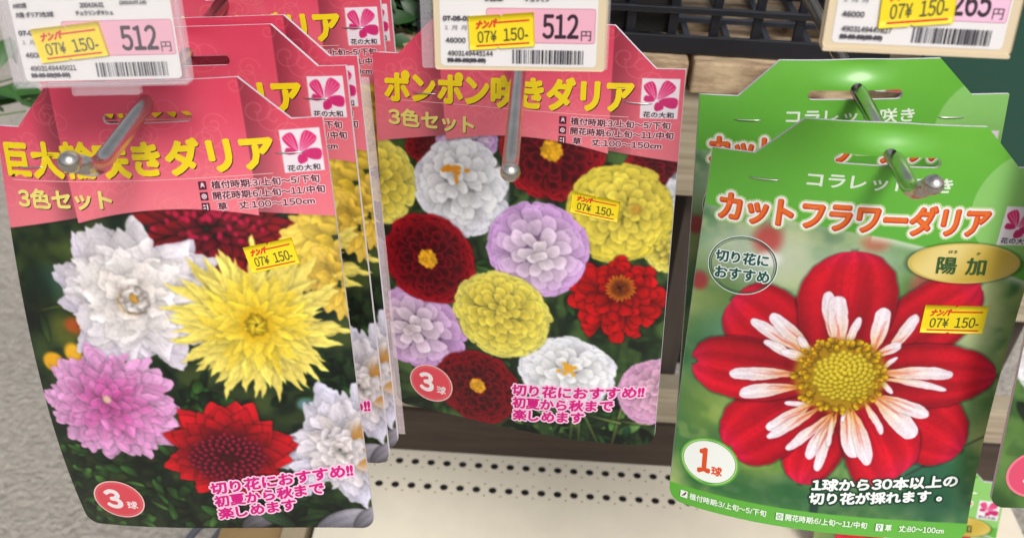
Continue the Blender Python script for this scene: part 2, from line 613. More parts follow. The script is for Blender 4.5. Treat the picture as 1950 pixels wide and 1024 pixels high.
def red_header(cv, seed):
    cv.soften(2, 2)
    U, V = cv.xy(0, cv.H, 0, cv.W)
    k = np.clip((V + 15) / 50, 0, 1)[..., None]
    top = s8(216, 62, 90); bot = s8(236, 122, 134)
    col = top * (1 - smooth(k)) + bot * smooth(k)
    fl = 26 + (V + 15) * .07; fr = 94.1
    cen = (U > fl) & (U < fr)
    lowc = 28.6 + .0040 * (U - 62) ** 2
    lows = np.where(U < 62, 31 + (29 - U) * .16, 31.4 + (U - 94) * .14)
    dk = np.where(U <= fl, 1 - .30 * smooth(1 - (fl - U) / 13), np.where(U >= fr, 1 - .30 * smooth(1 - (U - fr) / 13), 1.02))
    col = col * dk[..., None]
    # scroll ornament
    m = np.zeros((cv.H, cv.W)); r = np.random.default_rng(seed)
    t = np.linspace(0, 1, 700)
    for _ in range(64):
        cx, cy = r.uniform(0, 120), r.uniform(-14, 34)
        a0 = r.uniform(0, 6.28); sg = r.choice([-1, 1]); R0 = r.uniform(3, 8)
        rad = R0 * (1 - t * .85); th = a0 + sg * t * 9
        m = np.maximum(m, cv.curve(np.stack([cx + rad * np.cos(th), cy + rad * np.sin(th) * .9], 1), None, .30))
    col = col * (1 - m[..., None]) + s8(255, 165, 150) * m[..., None]
    col = col * (1 + cv.grain * .03)[..., None]
    low = np.where(cen, lowc, lows)
    a = np.clip((low - V) * RES * .6 + .5, 0, 1)[..., None]
    # thin shadow under the printed fold
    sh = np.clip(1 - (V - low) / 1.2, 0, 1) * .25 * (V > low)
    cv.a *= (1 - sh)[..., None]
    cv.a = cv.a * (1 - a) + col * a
    w = cv.win(105.0, 118.3, 3.5, 18.2); i0, i1, j0, j1 = w
    cv.a[i0:i1, j0:j1] = s8(238, 226, 232)
    emblem(cv, 110.6, 11.7, .90)


def paint_giant():
    cv = Canvas(-16, 166, 11)
    cv.blur_bg([(26, 40, 26), (44, 68, 34), (14, 20, 16), (70, 84, 40)], (16, 11))
    cv.blob(13, 55, 7, 6, (48, 90, 84), 1.4, .6); cv.blob(28, 42, 9, 5, (92, 104, 48), 1.4, .7); cv.blob(8, 60, 6, 12, (20, 28, 20), 1.2, .7)
    cv.blob(17, 73, 7, 6, (120, 120, 40), 1.2, .6); cv.blob(8, 86, 4.5, 4, (236, 170, 30), .4); cv.blob(17, 82, 3.6, 4, (240, 180, 40), .6); cv.blob(20, 71, 4, 3, (170, 80, 30), 1)
    cv.petal(6, 66, -.3, 17, 1.1, s8(70, 90, 40), s8(90, 105, 50), (.1, .1), bend=.12, sh=.2)
    cv.petal(7, 66, 1.5, 12, 3.2, s8(34, 52, 26), s8(60, 84, 40), (.4, .5), sh=.3)
    foliage(cv, [(44, 84, 38), (60, 108, 46), (28, 50, 30), (80, 128, 58)], 90, (0, 60, 124, 166), 10)
    foliage(cv, [(24, 48, 26), (40, 84, 34), (60, 104, 40)], 34, (50, 66, 92, 118), 11)
    foliage(cv, [(30, 56, 32), (44, 70, 40), (22, 36, 26)], 26, (60, 120, 148, 166), 16)
    foliage(cv, [(30, 60, 30), (50, 90, 40), (20, 40, 24)], 26, (92, 120, 88, 104), 10)
    cv.blob(100, 107, 3, 2.5, (90, 130, 130), .8)
    for x, y, a, L, W, c in ((66, 164, -.5, 20, 9, (142, 138, 146)), (96, 166, -.35, 26, 12, (168, 164, 176)), (112, 165, -.7, 18, 9, (176, 170, 182)), (88, 163, -2.6, 16, 7, (60, 92, 60))):
        cv.leaf(x, y, a, L, W, c, sh=.2)
    # dark red dahlia behind
    cv.layered(77, 37, 29, 19, s8(120, 12, 34), s8(150, 14, 22), 90, .26, (.5, .45), sh=.5, jit=.2, rim=.3, rimc=s8(190, 30, 40))
    for i in range(60):
        cv.blob(80 + cv.r.normal() * 8, 33 + cv.r.normal() * 4, .9, .9, (196, 20, 70), .8, .8)
    # second yellow on the right, cut by the edge
    cv.layered(121, 44, 25, 22, s8(246, 206, 60), s8(250, 214, 92), 64, .4, (.45, .75), sh=.11, jit=.25, bend=.2, edge=.04, base=.15, warp=1.4)
    cv.layered(119, 58, 15, 17, s8(240, 196, 60), s8(240, 200, 84), 26, .4, (.45, .75), sh=.11, jit=.25, bend=.2, edge=.04, base=.15, warp=1.4)
    # white
    wd = dict(sh=.11, rib=.02, rim=.5, lmin=.3, warp=1.7)
    cv.layered(45, 61, 33, 31, s8(240, 228, 220), s8(222, 212, 228), 60, .44, (.45, .85), r_in=.3, jit=.16, bend=.2, edge=.06, base=.2, rimc=s8(232, 228, 238), **wd)
    cv.layered(46, 58, 31, 28, s8(246, 236, 228), s8(234, 226, 232), 64, .42, (.45, .75), r_in=.28, jit=.15, bend=.22, edge=.05, base=.18, rimc=s8(246, 242, 246), **wd)
    cv.layered(44, 60, 19, 18, s8(252, 240, 230), s8(244, 236, 234), 40, .62, (.5, .5), r_in=.25, jit=.2, bend=.3, edge=.05, base=.2, rimc=s8(255, 250, 248), **dict(wd, warp=2.4, sh=.08))
    cv.blob(44, 62, 4.8, 4.4, (214, 158, 66), .8, .9)
    for i in range(22):
        a = cv.r.uniform(0, 6.28); cv.petal(45 + 4.6 * math.cos(a), 61 + 4.6 * math.sin(a), a + 2, 5, 2.6, s8(240, 224, 214), s8(252, 246, 242), (.4, .3), bend=.4, sh=.2, rim=.4, warp=1.4)
    # pink
    cv.layered(27, 104, 28, 26, s8(216, 96, 172), s8(232, 168, 216), 150, .30, (.5, .6), sh=.16, jit=.07, bend=.2, edge=.04, base=.2, rib=.03, rim=.4, rimc=s8(244, 200, 232), off=(-1, -2), warp=1.0)
    cv.blob(26, 101, 1.6, 1.6, (240, 220, 170), .8, .8)
    # white lower right
    cv.layered(113, 126, 27, 28, s8(240, 226, 222), s8(212, 208, 226), 60, .42, (.45, .8), r_in=.3, sh=.12, jit=.18, bend=.25, edge=.06, base=.22, rim=.5, rimc=s8(230, 228, 240), lmin=.3, warp=1.8)
    cv.blob(119, 127, 5, 9, (190, 130, 50), .8, .85)
    cv.layered(111, 128, 11, 10, s8(244, 232, 226), s8(228, 218, 222), 34, .55, (.5, .45), sh=.16, jit=.25, bend=.3, edge=.06, base=.18, rim=.5, rimc=s8(252, 246, 246), warp=2)
    # red in front
    cv.layered(68, 126, 27.5, 25, s8(150, 8, 24), s8(214, 22, 34), 56, .46, (.45, .85), r_in=.28, sh=.34, jit=.06, bend=.08, edge=.08, base=.45, rib=.05, rim=.3, rimc=s8(230, 44, 52), warp=.5)
    cv.blob(67, 128, 15, 11, (74, 8, 22), 1.3, .8)
    for i in range(95, 0, -1):
        f = math.sqrt(i / 95); th = i * 2.4
        x = 67 + 13 * f * math.cos(th); y = 129 + 9.5 * f * math.sin(th)
        cv.petal(x, y, th, 2.6, 1.5, s8(90, 6, 28), s8(176, 24, 62), (.3, .25), sh=.5, shw=.6, rim=.4, rimc=s8(196, 50, 90))
    # yellow cactus in the centre
    cv.layered(87, 73, 34, 32, s8(252, 222, 74), s8(252, 230, 112), 170, .18, (.4, 1.0), r_in=.1, sh=.08, jit=.12, bend=.1, edge=.04, base=.10, rib=.04, rim=.35, rimc=s8(255, 240, 140), lmin=.3, off=(0, 1), warp=1.0)
    cv.layered(87.5, 73, 22, 21, s8(250, 208, 40), s8(252, 222, 76), 70, .24, (.45, .8), r_in=.12, sh=.09, jit=.2, bend=.18, edge=.04, base=.10, rib=.03, rim=.35, rimc=s8(255, 238, 130), warp=1.3)
    cv.blob(87, 73.5, 6, 6.4, (222, 178, 26), .7, .8)
    for i in range(30):
        a = i * 2.4; f = math.sqrt(i / 30)
        cv.petal(87 + 4.6 * f * math.cos(a), 73.5 + 5 * f * math.sin(a), a + 2.6, 4.5, 1.7, s8(232, 190, 26), s8(252, 220, 56), (.4, .3), bend=.3, sh=.3, shw=.5)
    red_header(cv, 3)
    return cv


def paint_pompon():
    cv = Canvas(-16, 166, 23)
    cv.blur_bg([(34, 52, 30), (60, 92, 44), (18, 26, 20), (84, 116, 56)], (16, 12))
    foliage(cv, [(44, 84, 40), (66, 110, 52), (26, 46, 30), (90, 130, 70)], 150, (0, 120, 34, 166), 15)
    foliage(cv, [(44, 84, 40), (86, 140, 60), (20, 34, 24), (110, 160, 80), (30, 80, 50)], 60, (60, 120, 146, 166), 16)
    for x, y, a, L in ((84, 166, -1.5, 22), (88, 166, -1.6, 20), (102, 166, -1.4, 22), (97, 166, -2.0, 26), (104, 152, .1, 14), (90, 150, .2, 16)):
        cv.petal(x, y, a, L, 1.5, s8(74, 90, 50), s8(110, 130, 70), (.1, .1), sh=.4)
    cv.blob(64, 42, 3, 3, (60, 110, 110), 1, .6)
    Yl = dict(cin=s8(250, 226, 84), cout=s8(246, 234, 104), rim=s8(255, 250, 160), base=.16, sh=.13, edge=.03, cup=.06)
    Wh = dict(cin=s8(250, 250, 250), cout=s8(240, 240, 252), rim=s8(255, 255, 255), base=.10, sh=.075, edge=.02, cup=.03, rimk=.5)
    Rd = dict(cin=s8(120, 8, 24), cout=s8(190, 18, 34), rim=s8(216, 36, 52), base=.42, sh=.3, edge=.1, cup=.45, rimk=.8)
    Li = dict(cin=s8(250, 232, 242), cout=s8(214, 158, 226), rim=s8(250, 236, 252), base=.12, sh=.12, edge=.02, cup=.07, size=.46, kin=.12)
    cv.ball_flower(24, 36, 12, 9, N=60, **Rd)
    cv.ball_flower(38, 32, 13, 9, N=60, **Li)
    cv.ball_flower(113, 36, 12, 12, N=60, **Rd)
    cv.ball_flower(125, 48, 9, 12, N=40, **Wh)
    cv.ball_flower(-1, 53, 17, 19, N=80, **Yl)
    cv.ball_flower(119, 72, 9, 9, N=40, **Yl)
    cv.ball_flower(35.5, 53, 20.5, 20.5, N=84, off=(-2, -6), **Wh)
    for i in range(12): cv.blob(32 + cv.r.normal() * 2.6, 45 + cv.r.normal() * 1.0, 1.1, .9, (236, 150, 30), .5)
    for i in range(5): cv.blob(33 + i * .1, 46 + i * 1.0, .8, .8, (230, 150, 40), .5)
    cv.ball_flower(72.5, 34, 20.5, 19.5, N=100, size=.38, off=(0, -1), eye=s8(240, 176, 30), eyer=.2, **Rd)
    cv.ball_flower(99, 57, 20.5, 20.5, N=130, off=(6, -3), **dict(Yl, cout=s8(228, 208, 66), rim=s8(242, 228, 110), size=.38))
    cv.blob(106, 54.5, 2, 2, (190, 120, 40), 1, .6)
    cv.ball_flower(12.5, 121, 23, 20.5, N=70, off=(-2, 0), **Li)
    cv.ball_flower(20.5, 86, 20.8, 20.8, N=120, size=.37, off=(-1, 0), eye=s8(240, 176, 36), eyer=.19, **Rd)
    # open scarlet flower
    cv.layered(100.3, 94, 21, 20, s8(176, 10, 14), s8(206, 14, 20), 60, .34, (.55, .25), sh=.4, jit=.1, edge=.2, base=.45, rib=.07, rim=.3, rimc=s8(226, 40, 40), off=(2, -5))
    for i in range(44):
        a = i * 2.4; f = math.sqrt(i / 44)
        cv.petal(102 + 3 * f * math.cos(a), 88.5 + 3 * f * math.sin(a), a, 3.6, .9, s8(190, 80, 14), s8(240, 132, 30), (.3, .3), sh=.3, shw=.4)
    cv.ball_flower(118, 137, 15, 16, N=80, off=(3, -1), **dict(Li, cin=s8(236, 180, 204), cout=s8(220, 156, 198)))
    cv.ball_flower(81.5, 130.5, 21, 17.5, N=96, off=(0, 0), **Wh)
    for i in range(16): cv.blob(81.5 + cv.r.normal() * 2, 128 + cv.r.normal() * 1.6, 1.0, .9, (236, 170, 50), .5)
    cv.ball_flower(67.7, 75, 21.2, 20.5, N=70, off=(1, 3), **Li)
    cv.ball_flower(41, 146, 20, 19, N=120, size=.37, off=(0, -1), eye=s8(236, 170, 40), eyer=.17, **dict(Rd, cout=s8(150, 12, 28)))
    cv.ball_flower(52.6, 107.5, 21.6, 20.4, N=150, off=(0, -4), **dict(Yl, size=.34))
    red_header(cv, 3)
    return cv


def paint_collarette():
    cv = Canvas(-16, 160, 31)
    cv.blur_bg([(92, 140, 70), (150, 184, 96), (44, 96, 66), (70, 130, 62), (196, 208, 130)], (12, 8))
    for x, y, rx, ry, c, al in ((22, 40, 26, 14, (206, 214, 196), .8), (60, 38, 16, 9, (190, 206, 180), .7), (100, 56, 10, 18, (196, 208, 170), .6), (108, 70, 9, 12, (204, 214, 160), .6), (8, 60, 12, 14, (110, 130, 70), .6),
                                (6, 92, 8, 20, (40, 92, 64), .7), (10, 112, 10, 14, (150, 170, 70), .5), (32, 128, 12, 9, (150, 170, 64), .6), (98, 126, 16, 12, (36, 96, 78), .8), (106, 140, 14, 10, (30, 84, 60), .7),
                                (60, 143, 50, 8, (30, 78, 52), .6), (92, 116, 12, 6, (150, 176, 90), .5), (16, 76, 9, 9, (70, 130, 110), .6), (110, 100, 9, 9, (70, 120, 70), .6)):
        cv.blob(x, y, rx, ry, c, 1.6, al)
    cv.blob(24, 33, 5, 6, (196, 50, 52), 1.1, .75); cv.blob(62, 30, 5, 4, (206, 70, 60), 1.2, .6); cv.blob(84, 47, 6, 7, (190, 40, 60), 1.2, .6); cv.blob(2, 55, 3, 4, (180, 30, 50), .8, .7)
    cv.blob(26, 41, 4, 3, (250, 246, 240), 1.1, .8)
    cv.petal(57, 100, 1.55, 60, 3.0, s8(26, 58, 44), s8(34, 66, 54), (.1, .1), sh=.2)
    cv.petal(92, 130, -.6, 34, .9, s8(70, 80, 70), s8(90, 90, 80), (.1, .1), sh=.1, al=.7)
    cx, cy = 59.6, 88
    cr0 = s8(170, 10, 32); cr1 = s8(214, 18, 40); mg = s8(222, 30, 96)
    for tx, ty, W, bd, pr, nt in ((51.6, 137.4, 26, .04, (.6, .5), 0), (21.3, 128.1, 31, -.06, (.8, .44), 2.5), (112.4, 117.6, 33, .05, (.8, .52), 0), (15.0, 60.7, 33, .08, (.85, .40), 0), (103.2, 46.0, 30, -.08, (.8, .5), 0),
                              (3.0, 91.7, 28, 0, (.75, .40), 3.0), (118.6, 84.1, 28, .02, (.65, .55), 0), (54.8, 34.4, 36, .02, (.75, .5), 0), (88.1, 130.9, 31, .12, (.8, .28), 0)):
        L = math.hypot(tx - cx, ty - cy); a = math.atan2(ty - cy, tx - cx)
        a -= bd * .9
        cv.petal(cx, cy, a, L, W, cr0, cr1, pr, bend=bd, edge=.12, base=.2, rib=.10, nrib=3, sh=.4, shw=1.5, rim=.65, rimc=mg, warp=.45, tip=s8(214, 24, 66), notch=nt, side=cv.r.normal() * .06)
        for k in range(5):      # fine veins
            cv.petal(cx, cy, a + (k - 2) * .07, L * .82, .5, s8(120, 4, 24), s8(186, 14, 40), (.3, .3), bend=bd, sh=0, al=.4, r0=4)
    collar = [((57.1, 75.8), (46.4, 52.7), 4.8), ((57.1, 75.8), (52.7, 53.3), 5.6), ((59.9, 75.5), (61.8, 61.5), 2.6), ((70.0, 75.3), (71.4, 57.3), 5.0), ((75.7, 75.6), (84.9, 60.6), 4.0), ((73.0, 76.4), (80.1, 72.4), 3.6),
              ((43.5, 78.8), (22.8, 68.1), 4.0), ((45.4, 76.5), (29.2, 65.6), 4.8), ((45.7, 78.5), (41.7, 72.4), 2.2), ((43.0, 82.9), (29.1, 76.5), 3.0), ((43.8, 80.8), (35.9, 80.6), 2.6), ((41.7, 89.2), (17.7, 91.6), 4.6),
              ((42.6, 95.2), (22.2, 99.8), 4.8), ((50.5, 101.6), (40.6, 102.8), 2.0), ((49.6, 103.1), (35.0, 115.8), 4.2), ((52.1, 104.8), (36.1, 119.7), 3.4), ((58.2, 106.7), (44.6, 123.5), 3.4), ((58.9, 107.3), (52.1, 126.1), 3.8),
              ((60.6, 107.1), (55.5, 131.0), 3.6), ((59.8, 108.6), (59.8, 119.8), 1.7), ((64.8, 104.0), (70.5, 124.0), 6.0), ((67.7, 104.4), (76.9, 126.4), 5.0), ((64.0, 102.7), (64.1, 108.2), 1.2), ((72.3, 100.6), (81.5, 111.0), 2.2),
              ((75.2, 97.0), (94.4, 111.0), 6.6), ((77.3, 96.1), (96.4, 102.6), 4.6), ((75.4, 88.9), (80.9, 94.2), 1.8), ((76.3, 87.5), (101.1, 88.6), 2.4), ((75.9, 85.5), (101.6, 82.0), 4.6), ((75.0, 83.6), (78.7, 77.2), 1.7)]
    for b, t, W in collar:
        L = math.hypot(t[0] - b[0], t[1] - b[1]); a = math.atan2(t[1] - b[1], t[0] - b[0])
        bx, by = b[0] - 3 * math.cos(a), b[1] - 3 * math.sin(a)
        cv.petal(bx, by, a, L + 3, W * 1.28, s8(236, 150, 36), s8(252, 238, 246), (.8, .40), p=.42, bend=cv.r.normal() * .05, edge=.05, base=0, rib=.05, nrib=2, sh=.22, shw=.7, rim=.2, rimc=s8(255, 250, 252), warp=.4)
        if W > 3:       # red flecks along the collar petals
            for q in range(2):
                cv.petal(bx, by, a + cv.r.normal() * .05, (L + 3) * cv.r.uniform(.5, .8), .8, s8(206, 90, 40), s8(214, 60, 70), (.4, .6), sh=0, al=.45, base=0, edge=0, warp=.4)
    # disc of florets
    cv.blob(59.5, 88, 17.6, 16.2, (176, 132, 20), .25)
    for i in range(85):
        a = cv.r.uniform(0, 6.28); rr = cv.r.uniform(.74, 1.08)
        x = 59.5 + 16 * rr * math.cos(a); y = 88 + 14.8 * rr * math.sin(a)
        cv.petal(x - 1.2 * math.cos(a), y - 1.2 * math.sin(a), a + cv.r.normal() * .5, 3.4, 1.9, s8(196, 140, 10), s8(244, 196, 24), (.35, .25), sh=.45, shw=.5, rim=.4, rimc=s8(255, 222, 60))
        if i % 2: cv.blob(x + .8 * math.cos(a), y + .8 * math.sin(a), .62, .5, (176, 90, 10), .5, .9)
    cv.blob(61, 88.5, 12, 11, (168, 138, 22), .5, .85)
    for i in range(105, 0, -1):
        f = math.sqrt(i / 105); a = i * 2.4
        x = 61 + 11.6 * f * math.cos(a); y = 88 + 10.6 * f * math.sin(a)
        cv.blob(x + .25, y + .35, 1.15, 1.1, (118, 100, 14), .5, .8)
        cv.blob(x, y, 1.0, .95, (226 - 16 * f, 196 - 16 * f, 38), .4); cv.blob(x - .25, y - .3, .45, .4, (240, 228, 90), .8, .9)
    # header, bright green with a pale disc, swept lower edge
    cv.soften(1, 3)
    U, V = cv.xy(0, cv.H, 0, cv.W)
    low = np.interp(U, [0, 20, 41, 67, 90, 119, 122], [22.4, 23.4, 25.5, 28.7, 33.5, 43.6, 45])
    k = np.clip((V + 15) / 45, 0, 1)[..., None]
    col = s8(112, 190, 62) * (1 - k) + s8(100, 182, 66) * k
    disc = ((U - 114) / 21.5) ** 2 + ((V - 14) / 21.5) ** 2 < 1
    col = np.where(disc[..., None], s8(146, 208, 112), col)
    col = col * (1 + cv.grain * .02)[..., None]
    glow = np.exp(-((V - low) / 2.2) ** 2) * np.where(U < 60, .35, .75)
    cv.a = cv.a * (1 - glow[..., None]) + s8(236, 244, 226) * glow[..., None]
    a = np.clip((low - V) * 1.2 + .5, 0, 1)[..., None]
    cv.a = cv.a * (1 - a) + col * a
    w = cv.win(104.9, 118.4, 14.4, 29.2); i0, i1, j0, j1 = w
    cv.a[i0:i1, j0:j1] = s8(246, 238, 242)
    emblem(cv, 110.6, 22.7, .90)
    # lower band
    a = np.clip((V - 149.2) * RES * .6 + .5, 0, 1)[..., None]
    cv.a = cv.a * (1 - a) + s8(100, 178, 62) * a
    # gold oval
    d = np.sqrt(((U - 95.2) / 20.4) ** 2 + ((V - 37.3) / 8.2) ** 2)
    gm = np.clip((1 - d) * 20 * 3 + .5, 0, 1)[..., None]
    g = .5 + .5 * np.sin((U - 80) * .16 + (V - 30) * .1)
    gold = s8(206, 176, 70) * (1 - g[..., None]) + s8(240, 218, 138) * g[..., None]
    rimm = (d > .93)[..., None]
    gold = np.where(rimm, s8(214, 190, 96), gold)
    sh = smooth((1.12 - d) / .12) * .35
    cv.a *= (1 - sh * (d > 1))[..., None]
    cv.a = cv.a * (1 - gm) + gold * gm
    return cv


def paint_white():
    cv = Canvas(-16, 166, 41)
    cv.blur_bg([(84, 124, 58), (60, 100, 44), (110, 146, 76), (40, 70, 36)], (10, 7))
    for x, y, a, L, W in ((10, 118, 1.0, 36, 2.4), (2, 116, .8, 26, 6), (6, 150, -.4, 22, 8)):
        cv.leaf(x, y, a, L, W, (44, 72, 40))
    Wh = dict(cin=s8(246, 246, 240), cout=s8(240, 240, 244), rim=s8(255, 255, 255))
    cv.ball_flower(22, 96, 24, 22, N=46, size=.5, **Wh)
    cv.ball_flower(84, 70, 26, 26, N=70, size=.45, **Wh)
    cv.ball_flower(86, 124, 24, 22, N=60, size=.45, **Wh)
    red_header(cv, 9)
    return cv


# ------------------------------------------------------------------ packet geometry
def slot_sdf(u, v, S):
    u0, u1, vc, r = S
    x = np.clip(u, u0 + r, u1 - r)
    d = np.hypot(u - x, v - vc) - r
    cx = (u0 + u1) / 2
    d2 = np.hypot(u - cx, v - (vc - 2.2)) - 2.6
    return np.minimum(d, d2)


class Shape:
    def __init__(s, T, c1, c2, H, slot, W=120., rad=5.5):
        s.T, s.c1, s.c2, s.H, s.slot, s.W, s.rad = T, c1, c2, H, slot, W, rad

    def ext(s, v, tab):
        v = np.asarray(v, float)
        if tab:
            k = np.clip(-v / s.T, 0, 1)
            l = s.c1 + (s.c2 - s.c1) * k
            return l, s.W - l
        y = np.clip(v - (s.H - s.rad), 0, s.rad)
        l = s.rad - np.sqrt(np.maximum(s.rad ** 2 - y ** 2, 0))
        l = np.where(v > s.H - s.rad, l, 0)
        return l, s.W - l

    def outline(s, step=2.0):
        vb = np.concatenate([np.arange(0, s.H - s.rad, step), s.H - s.rad + s.rad * np.sin(np.linspace(0, math.pi / 2, 9))])
        R = [(s.ext(v, False)[1], v) for v in vb]
        Lf = [(s.ext(v, False)[0], v) for v in vb[::-1]]
        bot = [(x, s.H) for x in np.linspace(s.W - s.rad, s.rad, 30)[1:-1]]
        top = [(x, 0) for x in np.linspace(0, s.c1, 4)[1:]] + [(s.c1 + (s.c2 - s.c1) * k, -s.T * k) for k in np.linspace(0, 1, 8)[1:]]
        top += [(x, -s.T) for x in np.linspace(s.c2, s.W - s.c2, 20)[1:]]
        top += [(s.W - s.c2 + (s.c2 - s.c1) * k, -s.T * (1 - k)) for k in np.linspace(0, 1, 8)[1:]]
        top += [(x, 0) for x in np.linspace(s.W - s.c1, s.W, 4)[1:-1]]
        return np.array(R + bot + Lf + top)


def grid_faces(nr, nc, off=0):
    i, j = np.meshgrid(np.arange(nr - 1), np.arange(nc - 1), indexing='ij')
    a = (i * nc + j).ravel() + off
    return np.stack([a, a + 1, a + nc + 1, a + nc], 1)


def sheet_grid(shape, sheet, step, h, cv=None):
    UV = []; Q = []; n = 0
    nc = int(shape.W / step) + 1
    t = np.linspace(0, 1, nc)
    for tab in (True, False):
        if tab:
            v = np.linspace(-shape.T, 0, int(shape.T / step) + 1)
        else:
            v = np.concatenate([np.linspace(0, shape.H - shape.rad, int((shape.H - shape.rad) / step) + 1)[:-1],
                                shape.H - shape.rad + shape.rad * np.sin(np.linspace(0, math.pi / 2, max(8, int(shape.rad / step * 1.6))))])
        l, r = shape.ext(v, tab)
        U = l[:, None] + (r - l)[:, None] * t[None]
        V = np.repeat(v[:, None], nc, 1)
        uv = np.stack([U.ravel(), V.ravel()], 1)
        q = grid_faces(len(v), nc, 0)
        cen = uv[q].mean(1)
        keep = slot_sdf(cen[:, 0], cen[:, 1], shape.slot) > 0
        sdf = slot_sdf(uv[:, 0], uv[:, 1], shape.slot)
        near = np.abs(sdf) < step * .75
        e = .01
        gx = (slot_sdf(uv[:, 0] + e, uv[:, 1], shape.slot) - sdf) / e; gy = (slot_sdf(uv[:, 0], uv[:, 1] + e, shape.slot) - sdf) / e
        q = q[keep]
        used = np.zeros(len(uv), bool); used[q.ravel()] = True
        mv = near & used & (sdf < step * .35)
        uv[mv, 0] -= (gx * sdf)[mv]; uv[mv, 1] -= (gy * sdf)[mv]
        UV.append(uv); Q.append(q + n); n += len(uv)
    uv = np.concatenate(UV); Q = np.concatenate(Q)
    P = sheet.P(uv, h)
    col = None
    if cv is not None:
        x = (uv[:, 0] + 1) * RES - .5; y = (uv[:, 1] - cv.v0) * RES - .5
        a = cv.a
        k = 1
        A = (a + np.roll(a, 1, 0) + np.roll(a, -1, 0) + np.roll(a, 1, 1) + np.roll(a, -1, 1)) / 5
        j0 = np.clip(x.astype(int), 0, cv.W - 2); i0 = np.clip(y.astype(int), 0, cv.H - 2)
        fx = np.clip(x - j0, 0, 1)[:, None]; fy = np.clip(y - i0, 0, 1)[:, None]
        cc = (A[i0, j0] * (1 - fx) + A[i0, j0 + 1] * fx) * (1 - fy) + (A[i0 + 1, j0] * (1 - fx) + A[i0 + 1, j0 + 1] * fx) * fy
        col = lin(np.clip(cc, 0, 1)) * INK
    return P, Q, col


def print_material(rough=.32, coat=.22):
    m = bpy.data.materials.new('printed_card')
    m.use_nodes = True
    nt = m.node_tree; b = nt.nodes['Principled BSDF']
    at = nt.nodes.new('ShaderNodeAttribute'); at.attribute_name = 'print'
    nt.links.new(at.outputs['Color'], b.inputs['Base Color'])
    b.inputs['Roughness'].default_value = rough
    b.inputs['Specular IOR Level'].default_value = .38
    b.inputs['Coat Weight'].default_value = coat
    b.inputs['Coat Roughness'].default_value = .15
    tc = nt.nodes.new('ShaderNodeTexCoord'); tx = nt.nodes.new('ShaderNodeTexNoise'); tx.inputs['Scale'].default_value = 45; tx.inputs['Detail'].default_value = 2
    bp = nt.nodes.new('ShaderNodeBump'); bp.inputs['Strength'].default_value = .22; bp.inputs['Distance'].default_value = .003
    nt.links.new(tc.outputs['Object'], tx.inputs['Vector']); nt.links.new(tx.outputs['Fac'], bp.inputs['Height']); nt.links.new(bp.outputs[0], b.inputs['Normal'])
    return m


PRINT = print_material()
PAPER = mat('white_paper_edge', (.70, .67, .72), .6)
METAL = mat('staple_steel', (.62, .60, .58), .3, metal=1.0)
CLEAR = mat('clear_plastic', (.86, .82, .86), .1, alpha=.16, spec=.9)
BAGM = mat('milky_plastic_bag', (.78, .66, .68), .25, alpha=.28)
BULB = mat('brown_tuber_skin', (.20, .11, .055), .8, bump=(120, .6, .001), noise=(60, (.10, .05, .02), .2))

YEL = (244, 214, 18); BLK = (40, 12, 16); PALE = (240, 222, 120); WHT = (240, 232, 238)


def front_mesh(shape, sheet, cv, inkset, step=.25):
    P, Q, col = sheet_grid(shape, sheet, step, 0, cv)
    if inkset is None:
        return make_mesh('front_card', P, None, Q, [PRINT], col=col)
    P2, T2, mi = inkset.arrays(sheet)
    col = np.concatenate([col, np.ones((len(P2), 3)) * .5])
    return make_mesh('front_card', np.concatenate([P, P2]), T2 + len(P), Q, [PRINT] + inkset.mats, tri_mi=mi + 1, col=col)


def back_mesh(shape, sheet, thick=1.7):
    P, Q, _ = sheet_grid(shape, sheet, .8, -thick)
    o = shape.outline(); n = len(o)
    a = sheet.P(o, -.015); b = sheet.P(o, -thick); k = len(P)
    i = np.arange(n); j = (i + 1) % n
    Q2 = np.stack([k + i, k + j, k + n + j, k + n + i], 1)
    # inner wall of the hanging slot
    u0, u1, vc, r = shape.slot
    t = np.linspace(-math.pi / 2, math.pi / 2, 10)
    ring = [(u1 - r + r * math.cos(x), vc + r * math.sin(x)) for x in t]
    ring += [(x, vc + r) for x in np.linspace(u1 - r, u0 + r, 14)[1:-1]]
    ring += [(u0 + r - r * math.cos(x), vc - r * math.sin(x)) for x in t]
    ring = np.array(ring); m = len(ring)
    a2 = sheet.P(ring, -.015); b2 = sheet.P(ring, -thick); k2 = k + 2 * n
    i = np.arange(m - 1); j = i + 1
    Q3 = np.stack([k2 + i, k2 + j, k2 + m + j, k2 + m + i], 1)
    return make_mesh('back_card', np.concatenate([P, a, b, a2, b2]), None, np.concatenate([Q, Q2, Q3]), [PAPER])


def staple_mesh(sheet, A, B):
    """crown wire lying on the card between two points, its ends turned into the card"""
    A = np.array(A, float); B = np.array(B, float)
    mb = MB()
    pts = [A + (B - A) * t for t in np.linspace(0, 1, 7)]
    h = [-.3, .25, .42, .45, .42, .25, -.3]
    mb.tube([sheet.P([p], hh)[0] for p, hh in zip(pts, h)], .00026, 8)
    V = np.concatenate(mb.v)
    return make_mesh('staple', V, mb.t, mb.q, [METAL])


STK_Y = (250, 222, 20); STK_R = (222, 60, 30); STK_K = (84, 84, 40)


